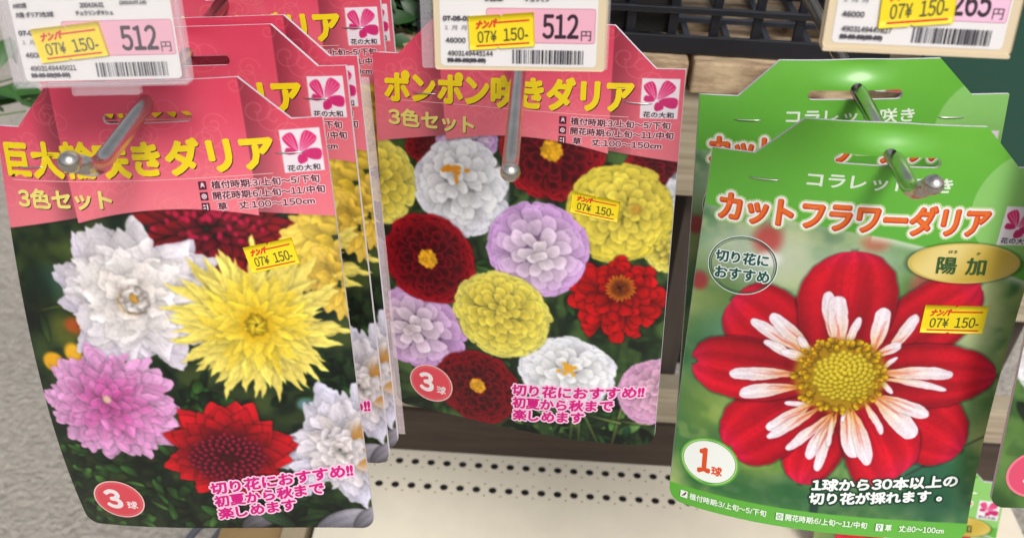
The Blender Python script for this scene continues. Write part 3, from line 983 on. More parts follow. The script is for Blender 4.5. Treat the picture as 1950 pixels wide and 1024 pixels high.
def sticker_mesh(sheet, TL, TR, BL, price='150-', lift=0.):
    TL, TR, BL = map(np.array, (TL, TR, BL))
    A = lambda x, y: TL + x * (TR - TL) + y * (BL - TL)
    n = 36
    x = np.linspace(0, 1, n + 1)
    nt = np.maximum(0, .07 - np.abs(x - .5) * 2.6)
    nb = np.maximum(0, .06 - np.abs(x - .44) * 2.6)
    rows = 5
    UV = []
    for k in range(rows + 1):
        f = k / rows
        y = nt * (1 - f) + (1 - nb) * f
        UV += [A(a, b) for a, b in zip(x, y)]
    UV = np.array(UV)
    top = sheet.P(UV, .30 + lift); low = sheet.P(UV, .12)
    N = len(UV)
    Q = grid_faces(rows + 1, n + 1)
    edge = [k for k in range(n + 1)] + [(r + 1) * (n + 1) - 1 for r in range(1, rows + 1)] + [rows * (n + 1) + k for k in range(n - 1, -1, -1)] + [r * (n + 1) for r in range(rows - 1, 0, -1)]
    e = np.array(edge); e2 = np.roll(e, -1)
    Q = np.concatenate([Q, np.stack([e, e2, e2 + N, e + N], 1)])
    k = Ink(); k.z = .34 + lift
    R = STK_R
    k.text('ナンバ', A(.10, .15), A(.40, .13), A(.10, .38), [(R, .22, 0, 0)], slant=.12)
    k.rect(A(.41, .20), A(.93, .19), A(.41, .255), R)
    k.text('07¥', A(.13, .46), A(.42, .45), A(.13, .80), [(STK_K, .07, 0, 0)])
    k.text(price, A(.53, .42), A(.90, .41), A(.53, .79), [(STK_K, .07, 0, 0)])
    k.rect(A(.10, .86), A(.92, .86), A(.10, .91), R)
    P2, T2, mi = k.arrays(sheet)
    return make_mesh('price_sticker', np.concatenate([top, low, P2]), T2 + 2 * N, Q, [ink(STK_Y, .5)] + k.mats, tri_mi=mi + 1)


def bag_meshes(sheet, shape, depth, side=0., z0=40):
    """clear bulb bag stapled behind the card, and the tubers in it"""
    nu, nv = 25, 31
    u = np.linspace(3 - side * .2, shape.W - 3 + side, nu); v = np.linspace(8, shape.H - 6, nv)
    U, V = np.meshgrid(u, v)
    r = np.random.default_rng(5)
    f = np.sin(np.clip((U - u[0]) / (u[-1] - u[0]), 0, 1) * math.pi) ** .6 * np.clip((V - z0) / 50, 0, 1) ** .8 * np.sin(np.clip((shape.H - 6 - V) / 60, 0, 1) * math.pi / 2) ** .7
    w = 2.0 + depth * f * (1 + .12 * (r.random(U.shape) - .5))
    uv = np.stack([U.ravel(), V.ravel()], 1)
    P = sheet.P(uv); P[:, 1] += w.ravel() / 1000
    F = sheet.P(uv); F[:, 1] += .0019
    Q = np.concatenate([grid_faces(nv, nu), grid_faces(nv, nu, len(P))])
    bag = make_mesh('bulb_bag', np.concatenate([P, F]), None, Q, [BAGM])
    bulbs = []
    if depth > 8:
        for k in range(3):
            cu, cv_ = 32 + 28 * k, 104 + 8 * (k % 2)
            mb = MB(); mb.ball((0, 0, 0), 1, 8)
            B = np.concatenate(mb.v)
            B = B * [11 + 2 * k, (depth - 3) / 2 * .8, 17] * (1 + .08 * np.sin(B[:, :1] * 7 + k) * np.cos(B[:, 2:] * 5))
            c = sheet.P([(cu, cv_)])[0] * 1000 + [0, 2 + depth * .4, 0]
            bulbs.append(make_mesh('bulb', (B + c) / 1000, mb.t, mb.q, [BULB]))
    return bag, bulbs


def red_ink(title, tbox, sbox):
    k = Ink()
    k.rect((4.5, 18.1), (101, 18.0), (4.5, 18.35), (250, 176, 176), 40)
    for q, (c, r, dx, dy) in enumerate([(BLK, .42, .45, .45), (YEL, .62, 0, 0)]):
        k.text(title, tbox[0], tbox[1], tbox[2], [(c, r, dx, dy)])
    k.text('3色セット', sbox[0], sbox[1], sbox[2], [(BLK, .2, .35, .35), (PALE, .30, 0, 0)])
    HAL = (250, 200, 206); DK = (84, 22, 44)
    rows = [('植付時期:3/上旬〜5/下旬', (79.6, 19.4), (116.2, 19.6), (79.6, 22.2)), ('開花時期:6/上旬〜11/中旬', (79.6, 23.2), (117.6, 23.4), (79.6, 26.0)), ('草\u3000丈:100〜150cm', (80.6, 27.1), (113.6, 27.3), (80.6, 29.8))]
    for s, a, b, c in rows:
        k.text(s, a, b, c, [(HAL, .38, 0, 0), (DK, .09, 0, 0)])
    for i, y in enumerate((20.8, 24.6, 28.4)):
        k.rect((75.2, y - 1.5), (77.9, y - 1.5), (75.2, y + 1.4), DK, 2)
        if i == 0: k.poly([(75.8, y + .8), (76.2, y - 1.0), (77.0, y - .9), (77.3, y + .8), (76.6, y + .1)], (236, 200, 210))
        if i == 1: k.ellipse((76.55, y), .9, .9, (240, 214, 222), .35, 16); k.ellipse((76.55, y), .35, .35, (240, 214, 222), None, 12)
        if i == 2: k.rect((76.9, y - 1), (77.3, y - 1), (76.9, y + 1), (240, 214, 222), 1); k.rect((75.6, y - .8), (76.5, y - .8), (75.6, y - .4), (240, 214, 222), 1); k.rect((75.6, y + .2), (76.5, y + .2), (75.6, y + .6), (240, 214, 222), 1)
    k.text('花の大和', (106.2, 15.7), (117.1, 15.9), (106.2, 17.8), [((70, 50, 60), .04, 0, 0)])
    # badge
    k.ellipse((18.3, 148.8), 10.6, 9.8, (240, 196, 190), None)
    k.ellipse((18.3, 148.8), 10.0, 9.2, (226, 78, 90), None)
    k.ellipse((18.3, 148.8), 9.3, 8.5, (240, 150, 150), .14)
    k.text('3', (12.9, 143.9), (19.0, 143.9), (12.9, 153.2), [((248, 236, 236), .55, 0, 0)])
    k.text('球', (21.2, 149.6), (25.5, 149.4), (21.0, 153.6), [((248, 226, 226), .14, 0, 0)])
    MG = (214, 24, 128); HL = (252, 206, 230)
    for s, a, b, c in (('切り花におすすめ!!', (57.8, 140.2), (114.4, 133.6), (57.6, 145.8)), ('初夏から秋まで', (58.0, 146.8), (102.0, 141.4), (57.8, 152.2)), ('楽しめます', (58.2, 153.2), (89.8, 148.9), (58.0, 158.6))):
        k.text(s, a, b, c, [(HL, .95, 0, 0), (MG, .27, 0, 0)])
    return k


def green_ink():
    k = Ink()
    G = (236, 246, 226)
    k.text('コラレット咲き', (33.6, 4.9), (83.6, 4.6), (33.8, 10.4), [(G, .16, 0, 0)])
    t = 'カットフラワーダリア'
    a, b, c = (5.2, 16.2), (99.6, 15.4), (5.6, 27.2)
    k.text(t, a, b, c, [((190, 222, 150), 2.1, 0, 0), ((250, 248, 244), 1.45, 0, 0), ((120, 30, 10), .5, .22, .22), ((222, 74, 26), .62, 0, 0), ((240, 116, 40), .22, -.2, -.22)])
    k.text('花の大和', (106.0, 26.4), (117.1, 26.6), (106.0, 28.6), [((60, 50, 60), .04, 0, 0)])
    DG = (20, 84, 70); HW = (240, 248, 244)
    k.ellipse((16.6, 45.4), 12.7, 12.5, (240, 246, 240), .7)
    k.ellipse((16.6, 45.4), 12.4, 12.2, DG, .42)
    k.ellipse((16.6, 45.4), 11.5, 11.3, DG, .18)
    for s, A, B, Cc in (('切り花に', (6.4, 40.2), (25.4, 39.6), (6.6, 45.0)), ('おすすめ', (7.0, 47.2), (26.6, 46.4), (7.2, 52.0))):
        k.text(s, A, B, Cc, [(HW, .62, 0, 0), (DG, .2, 0, 0)])
    k.text('陽 加', (85.4, 34.8), (103.0, 35.0), (86.0, 41.5), [((50, 92, 46), .16, 0, 0)])
    k.text('はる', (88.6, 32.0), (91.6, 32.0), (88.6, 33.2), [((50, 92, 46), .03, 0, 0)])
    k.text('か', (98.8, 32.4), (100.2, 32.4), (98.8, 33.6), [((50, 92, 46), .03, 0, 0)])
    k.ellipse((14.8, 135.3), 11.9, 10.6, (92, 170, 60), None)
    k.ellipse((14.8, 135.3), 11.2, 9.9, (176, 216, 130), .5)
    k.ellipse((14.8, 135.3), 10.4, 9.1, (246, 248, 240), None)
    k.text('1', (10.6, 130.4), (14.6, 129.8), (10.9, 140.6), [((226, 84, 36), .62, 0, 0)])
    k.text('球', (15.9, 137.0), (20.0, 136.7), (16.1, 140.9), [((226, 84, 36), .18, 0, 0)])
    DK = (14, 62, 40)
    for s, A, B, Cc in (('1球から30本以上の', (56.0, 134.6), (112.8, 128.2), (56.2, 139.6)), ('切り花が採れます。', (55.6, 140.6), (107.6, 134.9), (55.9, 145.4))):
        k.text(s, A, B, Cc, [(DK, .9, .1, .1), ((246, 248, 244), .26, 0, 0)])
    Lg = (226, 242, 216)
    for s, A, B, Cc in (('植付時期:3/上旬〜5/下旬', (8.4, 151.2), (39.4, 151.0), (8.4, 153.9)), ('開花時期:6/上旬〜11/中旬', (47.2, 151.0), (79.8, 150.8), (47.2, 153.7)), ('草\u3000丈:80〜100cm', (87.2, 151.1), (110.8, 150.9), (87.2, 153.8))):
        k.text(s, A, B, Cc, [(Lg, .10, 0, 0)])
    for x in (4.6, 43.4, 83.4):
        k.rect((x, 151), (x + 2.9, 151), (x, 154), (240, 248, 236), 2)
    k.poly([(5.0, 153.6), (6.6, 151.4), (7.2, 151.6), (6.4, 153.0)], (120, 60, 70))
    for a in range(6):
        k.ellipse((44.85 + .8 * math.cos(a * 1.047), 152.5 + .8 * math.sin(a * 1.047)), .42, .42, (60, 140, 60), .16, 10)
    k.ellipse((84.85, 152.1), .8, .8, (60, 140, 60), .3, 12); k.rect((84.6, 152.6), (85.1, 152.6), (84.6, 153.8), (60, 140, 60), 1)
    return k


RED = Shape(15.0, 10.3, 25.9, 164.0, (45.5, 77.0, -3.0, 1.75))
GRN = Shape(14.3, 14.6, 29.2, 157.0, (41.2, 77.8, -.9, 1.9))

pose = {
    'mid': ([0.426, 0.2987, 0.0726, -53.8968, -84.7551, 360.4878], [3.99, 0.98, -1.49, 3.99, 1.45, -0.74, 0.06]),
    'left': ([0.3639, 0.0079, -0.0569, -183.4635, -43.1944, 308.6856], [5.66, 5.03, 1.16, -2.36, -3.87, -5.56, 1.71]),
    'r2': ([0.3739, 0.162, -0.0186, -177.1585, -73.047, 345.2675], [0] * 7),
    'r3': ([0.3739, 0.155, -0.0186, -174.3, -77.9, 350.9], [0] * 7),
    'r4': ([0.374, 0.1622, -0.0206, -170.8649, -108.7067, 385.6254], [0] * 7),
    'r5': ([0.374, 0.1622, -0.0206, -168.2, -112.5, 395.0], [0] * 7),
    'g1': ([0.4221, 0.1112, 0.0569, 72.1383, -43.0018, 331.3072], [6.91, -7.59, -2.55, -2.87, 0.52, 0.76, -3.43]),
    'g2': ([0.4737, 0.0234, -0.0111, 74.5926, -65.5341, 360.3552], [1.63, 2.59, -0.26, -2.57, -2.51, 0.45, 0.05]),
}


def make_packet(name, key, shape, cv, inkset, label, group, staples, sticker=None, step=.25, depth=14, side=0., src=None):
    ps, bend = pose[key]
    sheet = Sheet(bend, ov=shape.H, dent=1.5 if shape is GRN else .8)
    root = empty(name, pose_matrix(ps, 60, shape.H), label, 'seed packet', group)
    me = front_mesh(shape, sheet, cv, inkset, step) if src is None else src['front_card'].data
    link('front_card', me, root)
    link('back_card', back_mesh(shape, sheet), root)
    for a, b in staples: link('staple', staple_mesh(sheet, a, b), root)
    if sticker: link('price_sticker', sticker_mesh(sheet, *sticker), root)
    bag, bulbs = bag_meshes(sheet, shape, depth, side)
    bo = link('bulb_bag', bag, root)
    for b in bulbs: link('bulb', b, bo)
    return root


def kids(root): return {c.name.split('.')[0]: c for c in root.children}


# ------------------------------------------------------------------ setting: ground, rack, shelf
GROUND = mat('grey_mortar_paving', (.47, .425, .365), .9, specks=(120, (.16, .135, .11), .69), bump=(110, 1.0, .012), noise=(60, (.31, .28, .235), .20))
nt = GROUND.node_tree
vor = nt.nodes.new('ShaderNodeTexVoronoi'); vor.inputs['Scale'].default_value = 100
tc = nt.nodes.new('ShaderNodeTexCoord'); nt.links.new(tc.outputs['Object'], vor.inputs['Vector'])
rp = nt.nodes.new('ShaderNodeValToRGB'); rp.color_ramp.elements[0].position = .05; rp.color_ramp.elements[1].position = .22
rp.color_ramp.elements[0].color = (1, 1, 1, 1); rp.color_ramp.elements[1].color = (0, 0, 0, 1)
n2 = nt.nodes.new('ShaderNodeTexNoise'); n2.inputs['Scale'].default_value = 25; nt.links.new(tc.outputs['Object'], n2.inputs['Vector'])
r2_ = nt.nodes.new('ShaderNodeValToRGB'); r2_.color_ramp.elements[0].position = .52; r2_.color_ramp.elements[1].position = .66
mul = nt.nodes.new('ShaderNodeMath'); mul.operation = 'MULTIPLY'
nt.links.new(vor.outputs['Distance'], rp.inputs[0]); nt.links.new(n2.outputs['Fac'], r2_.inputs[0])
nt.links.new(rp.outputs[0], mul.inputs[0]); nt.links.new(r2_.outputs[0], mul.inputs[1])
mx = nt.nodes.new('ShaderNodeMix'); mx.data_type = 'RGBA'; mx.inputs['B'].default_value = (.88, .85, .78, 1)
bs = nt.nodes['Principled BSDF']; l = bs.inputs['Base Color'].links[0].from_socket
nt.links.new(l, mx.inputs['A']); nt.links.new(mul.outputs[0], mx.inputs['Factor']); nt.links.new(mx.outputs['Result'], bs.inputs['Base Color'])
n = 60
gx, gy = np.meshgrid(np.linspace(-6, 6, n), np.linspace(-4, 8, n))
gv = np.stack([gx.ravel(), gy.ravel(), np.zeros(n * n)], 1)
tag(link('ground', make_mesh('ground', gv, None, grid_faces(n, n), [GROUND])), kind='structure')


def wood(name, a, b, scale=9, stretch=(1.2, 1, 14), rough=.75, grain=.2):
    m = mat(name, a, rough, bump=(60, .25, .002), noise=(scale, b, grain, stretch))
    return m


W_LIGHT = wood('weathered_pale_wood', (.50, .43, .31), (.30, .245, .165), stretch=(.8, 1, 26), grain=.16)
W_PALE = wood('pale_sawn_wood', (.50, .42, .29), (.34, .27, .17))
W_DARK = wood('dark_stained_wood', (.072, .048, .032), (.036, .023, .016))
W_MID = wood('brown_post_wood', (.075, .055, .045), (.045, .033, .026), stretch=(14, 1, 1.2))
W_SLAT = wood('rough_slat_wood', (.66, .50, .31), (.16, .085, .045), scale=16, stretch=(2, 6, 6), grain=.14)
Z = lambda z: CAM_H + z / 1000
mm = lambda *a: [x / 1000 for x in a]


def wbox(mb, x0, x1, y0, y1, z0, z1):
    return mb.box(x0 / 1000, x1 / 1000, y0 / 1000, y1 / 1000, Z(z0), Z(z1))


# wooden stand behind the packets: top slats, boards, posts
stand = empty('wooden_stand', Matrix.Translation((0.06, 0.52, Z(-587))), 'weathered wooden stand of boards and dark posts behind the hanging seed packets', 'wooden stand')
wbox(MB(), -205, 420, 506, 524, -327, -252).build('top_board', W_LIGHT, stand, bevel=.0012)
wbox(MB(), -205, 420, 507, 525, -541, -504).build('middle_board', W_LIGHT, stand, bevel=.0012)
wbox(MB(), -205, 420, 503, 522, -600, -541.6).build('lower_board', W_DARK, stand, bevel=.0012)
for x0, x1 in ((-180, -120), (107, 124), (330, 370)):
    wbox(MB(), x0, x1, 526, 560, -600, -256).build('post', W_MID, stand, bevel=.001)
INNER = mat('near_black_inside', (.012, .010, .009), .9)  # near-black that stands in for shade inside the stand and under the shelf
wbox(MB(), -204, 420, 640, 650, -600, -256).build('shade_backing', INNER, stand)  # added dark sheet: paints the shade in the gaps between the boards
for x0, x1 in ((-205, -30), (-27, 89), (92, 245), (248, 420)):
    for y0, y1 in ((500, 545), (570, 612), (640, 690)):
        wbox(MB(), x0, x1, y0, y1, -251, -231).build('top_slat', W_SLAT, stand, bevel=.0015)
for x0 in (-205, 110, 380):
    wbox(MB(), x0, x0 + 30, 546, 569, -251, -234).build('bearer', W_SLAT, stand)

# perforated metal shelf
SHELF = mat('cream_painted_steel', (.88, .81, .65), .4, noise=(40, (.79, .72, .58), .3), specks=(520, (.30, .24, .17), .735), bump=(300, .08, .0004))
pitch = 12.86
xs = -90.45 + pitch * np.arange(-7, 27)
x_lo, x_hi = xs[0] - pitch / 2, xs[-1] + pitch / 2
mbs = MB(); zt = Z(-587.4)
Vv = []; Qq = []; T_ = []
def cell(cx, cy, px, py, r, n=32):
    k = len(Vv)
    for q in range(n):
        t = 2 * math.pi * (q + .5) / n
        c, s_ = math.cos(t), math.sin(t)
        m_ = 1 / max(abs(c), abs(s_))
        Vv.append((cx + r * c, cy + r * s_, 0)); Vv.append((cx + px / 2 * c * m_, cy + py / 2 * s_ * m_, 0)); Vv.append((cx + r * c, cy + r * s_, -.8))
    for q in range(n):
        j = (q + 1) % n
        Qq.append((k + 3 * q, k + 3 * q + 1, k + 3 * j + 1, k + 3 * j)); Qq.append((k + 3 * q, k + 3 * j, k + 3 * j + 2, k + 3 * q + 2))
def plate(x0, x1, y0, y1):
    k = len(Vv); Vv.extend([(x0, y0, 0), (x1, y0, 0), (x1, y1, 0), (x0, y1, 0)]); Qq.append((k, k + 1, k + 2, k + 3))
for yrow in (491.6, 467.5):
    for x in xs: cell(x, yrow, pitch, 12, 3.2)
XL = -143; XR = 400
for y0, y1 in ((497.6, 506), (473.5, 485.6), (300, 461.5)): plate(XL, XR, y0, y1)
for yrow in (491.6, 467.5):
    plate(XL, x_lo, yrow - 6, yrow + 6) if x_lo > XL else None
    plate(x_hi, XR, yrow - 6, yrow + 6)
XL2 = min(XL, x_lo)
V = np.array(Vv); V[:, 0] = np.maximum(V[:, 0], XL)
V = np.stack([V[:, 0] / 1000, V[:, 1] / 1000, zt + V[:, 2] / 1000], 1)
shelf = empty('metal_shelf', Matrix.Translation((.13, .4, zt)), 'cream painted metal shelf with two rows of round perforations', 'shelf')
o = link('shelf_plate', make_mesh('shelf_plate', V - np.array([.13, .4, zt]), None, Qq, [SHELF], smooth=False), shelf)
wbox(MB(), XL, XR, 297, 300, -612, -587.4).build('front_lip', SHELF, shelf)
wbox(MB(), XL - 1.5, XL, 298, 506, -612, -587.4).build('side_lip', SHELF, shelf)
wbox(MB(), XL + 2, XR, 302, 502.5, -640, -589.5).build('shade_liner', INNER, shelf)  # dark box added below the plate so its holes look shaded

# timber and bracket seen under the left packet's lower edge
t = tag(wbox(MB(), -219, -172, 370, 460, -640, -601).build('timber_block', wood('ochre_timber', (.42, .28, .12), (.26, .16, .07)), bevel=.001), 'ochre timber block below the giant dahlia packet, left of the cream shelf', 'timber')
t = tag(wbox(MB(), -171, -152.5, 370, 460, -625, -596).build('timber_offcut', W_PALE, bevel=.001), 'short pale timber offcut between the ochre block and the shelf edge', 'timber')
mb = MB()
for k in range(2):
    mb.tube([(-.232 + k * .019 + .012 * math.cos(a), .415 + .022 * math.sin(a), Z(-611)) for a in np.linspace(1.9, 4.4, 14)], .003, 10)
tag(mb.build('hose_clip', mat('grey_blue_rubber', (.10, .11, .13), .5), smooth=True), 'curved dark grey rubber clip on the ground by the timber block', 'clip')


# ------------------------------------------------------------------ black plastic crate on the stand
BLACKP = mat('black_crate_plastic', (.012, .013, .018), .38, bump=(400, .1, .0005))
GREYP = mat('blue_grey_plastic', (.05, .058, .075), .5)  # paler blue-grey than the crate walls
crate = empty('plastic_crate', Matrix.Translation((.08, .56, Z(-231))), 'black plastic mesh crate standing on the wooden slats behind the price tags', 'crate')
x0, x1, y0, y1, zb, ztp = -70, 205, 508, 690, -230, -140
fw = MB()
for z, h in ((zb, 11), (zb + 24, 4.0), (zb + 46, 4.0), (zb + 66, 3.5), (ztp - 8, 8)): wbox(fw, x0, x1, y0, y0 + 3, z, z + h)
for x in np.arange(x0, x1, 24.2):
    wbox(fw, x, x + 5.5, y0 + 3.2, y0 + 6, zb, ztp)
fw.build('front_wall', BLACKP, crate, bevel=.0006)
bw = MB()
for z, h in ((zb, 8), (zb + 25, 4), (zb + 49, 4), (ztp - 8, 8)): wbox(bw, x0, x1, y1 - 3, y1, z, z + h)
for x in np.arange(x0, x1, 24.2): wbox(bw, x + 8, x + 13, y1 - 6, y1 - 3.2, zb, ztp)
bw.build('rear_wall', BLACKP, crate)
for xx in (x0, x1 - 3):
    sw = MB()
    for z, h in ((zb, 10), (zb + 25, 4), (zb + 49, 4), (ztp - 10, 10)): wbox(sw, xx, xx + 3, y0 + 6.2, y1 - 6.2, z, z + h)
    for y in np.arange(y0 + 20, y1 - 10, 24): wbox(sw, xx + .4, xx + 2.6, y, y + 5, zb + 10.2, ztp - 10.2)
    sw.build('side_wall', BLACKP, crate)
fl = MB()
for x in np.arange(x0 + 12, x1 - 4, 24.2): wbox(fl, x, x + 3.5, y0 + 6.5, y1 - 6.5, zb + 1, zb + 5)
for y in np.arange(y0 + 34, y1 - 8, 44): wbox(fl, x0 + 3.2, x1 - 3.2, y, y + 3.5, zb + 5.2, zb + 8)
fl.build('floor_grid', GREYP, crate)
wbox(MB(), x0 + 4, x0 + 150, y0 + 8, y0 + 60, zb + 9, ztp - 20).build('black_block', INNER, crate)  # near-black block filling the left half of the crate

# dark green panel and a small red label at the right
GP = mat('dark_green_board', (.018, .075, .052), .45)
tag(wbox(MB(), 216, 306, 490, 494, -352, -60).build('green_board', GP, bevel=.0008), 'plain dark green board standing behind the green packets and right price tag', 'board')
rl = empty('red_label', Matrix.Translation((.208, .499, Z(-232))), 'small red and white label on the slats beside the dark green board', 'label')
wbox(MB(), 194, 220, 486.5, 488, -236, -222).build('label_card', mat('white_card', (.75, .73, .72), .5), rl)
wbox(MB(), 200, 219, 485.5, 486.3, -235, -222).build('red_field', mat('label_red', (.62, .06, .05), .5), rl)
tag(wbox(MB(), 330, 470, 512, 530, -420, -120).build('pale_panel', W_LIGHT, bevel=.001), 'pale wooden panel at the right edge behind the dark green board', 'wooden panel')
tag(wbox(MB(), 268, 330, 430, 470, -587, -520).build('red_carton', mat('red_card_box', (.42, .02, .03), .5), bevel=.001), 'red carton standing on the shelf between the two right packets', 'carton')


# ------------------------------------------------------------------ plants
LEAF = mat('fresh_green_leaf', (.055, .17, .03), .45, noise=(30, (.03, .10, .02), .2))
LEAFD = mat('deep_green_leaf', (.028, .085, .02), .45, noise=(30, (.015, .05, .012), .2))
STEM = mat('green_stem', (.09, .17, .045), .6)
POT = mat('black_pot', (.02, .02, .02), .5)


def plant(pot, centre, rad, nst, per, lsize, seed, label, leafm):
    """pot at its place, stems arching to a mass of leaves round the given centre"""
    r = np.random.default_rng(seed)
    root = empty('leafy_plant', Matrix.Translation(pot), label, 'plant', 'potted plants behind the packets')
    x, y, z = pot
    pt = MB(); pt.tube([(x, y, z), (x, y, z + .07)], [.035, .045], 24); pt.build('pot', POT, root, smooth=False)
    st = MB(); lf = MB()
    A_ = Vector((x, y, z + .06)); Cc = Vector(centre)
    for k in range(nst):
        E = Cc + Vector(r.normal(size=3) * np.array(rad) * .6)
        M_ = (A_ + E) / 2 + Vector((0, 0, .25 * (E - A_).length))
        p = [A_.lerp(M_, t).lerp(M_.lerp(E, t), t) for t in np.linspace(0, 1, 12)]
        st.tube(p, [.0016 * (1 - .6 * t) for t in np.linspace(0, 1, 12)], 6)
        for q in range(per):
            b = p[11 - int(r.integers(0, 4))] + Vector(r.normal(size=3) * .004)
            d = Vector((r.normal(), r.normal(), r.normal() * .6)).normalized()
            w = d.cross(Vector((r.normal() * .4, r.normal() * .4 - .6, 1))).normalized()
            L = lsize * r.uniform(.6, 1.2); W = L * .24; up = w.cross(d)
            V = [b, b + d * L * .35 + w * W + up * W * .3, b + d * L * .35, b + d * L * .35 - w * W + up * W * .3, b + d * L * .75 + w * W * .6 - up * L * .05, b + d * L * .75 - up * L * .1, b + d * L * .75 - w * W * .6 - up * L * .05, b + d * L - up * L * .22]
            lf.add(V, [(1, 2, 5, 4), (2, 3, 6, 5)], [(0, 2, 1), (0, 3, 2), (4, 5, 7), (5, 6, 7)])
    st.build('stem', STEM, root, smooth=True); lf.build('foliage', leafm, root, smooth=True)
    return root


plant((-.125, .58, Z(-231)), (-.082, .535, Z(-238)), (.035, .03, .03), 46, 9, .022, 3, 'dense dark green plant hanging over the slats between left and middle packets', LEAFD)
plant((-.95, .75, 0), (-.394, .60, Z(-338)), (.026, .03, .02), 9, 6, .032, 5, 'bright green sprig with pointed leaves left of the front packet\'s shoulder', LEAF)

# ------------------------------------------------------------------ hooks
CHROME = mat('hook_steel', (.66, .64, .60), .24, metal=1.0, bump=(260, .10, .0005), noise=(90, (.50, .46, .40), .2))
BAR = mat('hook_rail_steel', (.5, .5, .5), .35, metal=1.0)


def hook(anchor, t_front, label, back=190, tip=13, r=2.7, tipdir=(0, 0, -1), ballr=3.2):
    A = np.array(anchor, float)
    d = RD
    root = empty('display_hook', Matrix.Translation(world_pt(A + d * back)), label, 'hook', 'chrome hooks carrying the packets')
    E0 = A - d * t_front
    pts = [A + d * back, A, E0]
    if tip:
        td = np.array(tipdir, float); td /= np.linalg.norm(td)
        for k in range(1, 7):
            a = k / 6 * math.pi / 2
            pass
        P0 = E0 + d * 5; P2 = E0 + td * 5
        bz = [(1 - t) ** 2 * P0 + 2 * t * (1 - t) * E0 + t * t * P2 for t in np.linspace(0, 1, 8)]
        pts = [A + d * back, A] + bz + [E0 + td * tip]
    mb = MB(); mb.tube([world_pt(p) for p in pts], r / 1000, 20)
    mb.build('rod', CHROME, root, smooth=True)
    mb = MB(); mb.ball(world_pt(pts[-1]), ballr / 1000, 14); mb.build('ball_tip', CHROME, root, smooth=True)
    # thinner upper arm that carries the price tag
    return root


hook((-122.3, -53.0, 306.0), 37.5, 'chrome hook bent left through the giant dahlia packets', tip=17, r=2.9, tipdir=(0, 0, -1))
hook((3.4, -82.0, 342.6), 84.0, 'straight chrome hook holding the pompon dahlia packet, ball tip forward', tip=4, r=2.55, tipdir=(0, .5, -1), ballr=3.0)
hook((133.0, -40.9, 324.0), 26.0, 'chrome hook bent right through the two green packets', tip=14, r=2.95, tipdir=(0, -.1, -1), ballr=3.4)
A = M3 @ (np.array([3.4, -82.0, 342.6]) + RD * 190)
rail = tag(MB().box(-.36, .40, A[1] / 1000, A[1] / 1000 + .012, Z(A[2] - 8), Z(A[2] + 50)).build('hook_rail', BAR, bevel=.001), 'steel rail across the display that the hooks are fixed to', 'rail')

# ------------------------------------------------------------------ price tags
tags = {'tl': [0.4031, 0.0034, -0.0219, -142.322, -54.7207, 270.7934], 'tm': [0.4468, 0.0462, 0.014, -21.2088, -60.254, 274.598],
        'tr': [0.3966, 0.0078, 0.0441, 85.3391, -60.573, 247.8102]}
CREAM = mat('yellowed_cream_plastic', (.66, .54, .36), .4, bump=(200, .15, .0006))


def rrect(x0, x1, y0, y1, r, n=6):
    P = []
    for cx, cy, a0 in ((x1 - r, y0 + r, -90), (x1 - r, y1 - r, 0), (x0 + r, y1 - r, 90), (x0 + r, y0 + r, 180)):
        for k in range(n + 1):
            a = math.radians(a0 + 90 * k / n); P.append((cx + r * math.cos(a), cy + r * math.sin(a)))
    return P


def slab(name, sheet, pts, h0, h1, m, root, bevel=0):
    a = sheet.P(pts, h0); b = sheet.P(pts, h1); n = len(pts)
    c = sheet.P([np.mean(pts, 0)], h0); d_ = sheet.P([np.mean(pts, 0)], h1)
    V = np.concatenate([a, b, c, d_])
    i = np.arange(n); j = (i + 1) % n
    T = [(2 * n, x, y) for x, y in zip(i, j)] + [(2 * n + 1, y + n, x + n) for x, y in zip(i, j)]
    o = link(name, make_mesh(name, V, T, np.stack([i, j, j + n, i + n], 1), [m], smooth=False), root)
    if bevel:
        b_ = o.modifiers.new('bevel', 'BEVEL'); b_.width = bevel; b_.segments = 2; b_.limit_method = 'ANGLE'
    return o


def barcode(k, x0, x1, y0, y1, seed):
    r = np.random.default_rng(seed); x = x0
    while x < x1 - .3:
        w = r.choice([.22, .22, .42, .6]); g = r.choice([.2, .25, .45])
        if x + w > x1: break
        c = [(60, 56, 64), (44, 42, 50), (110, 108, 118)][r.integers(3)]
        k.rect((x, y0), (x + w, y0), (x, y1), c, 1); x += w + g


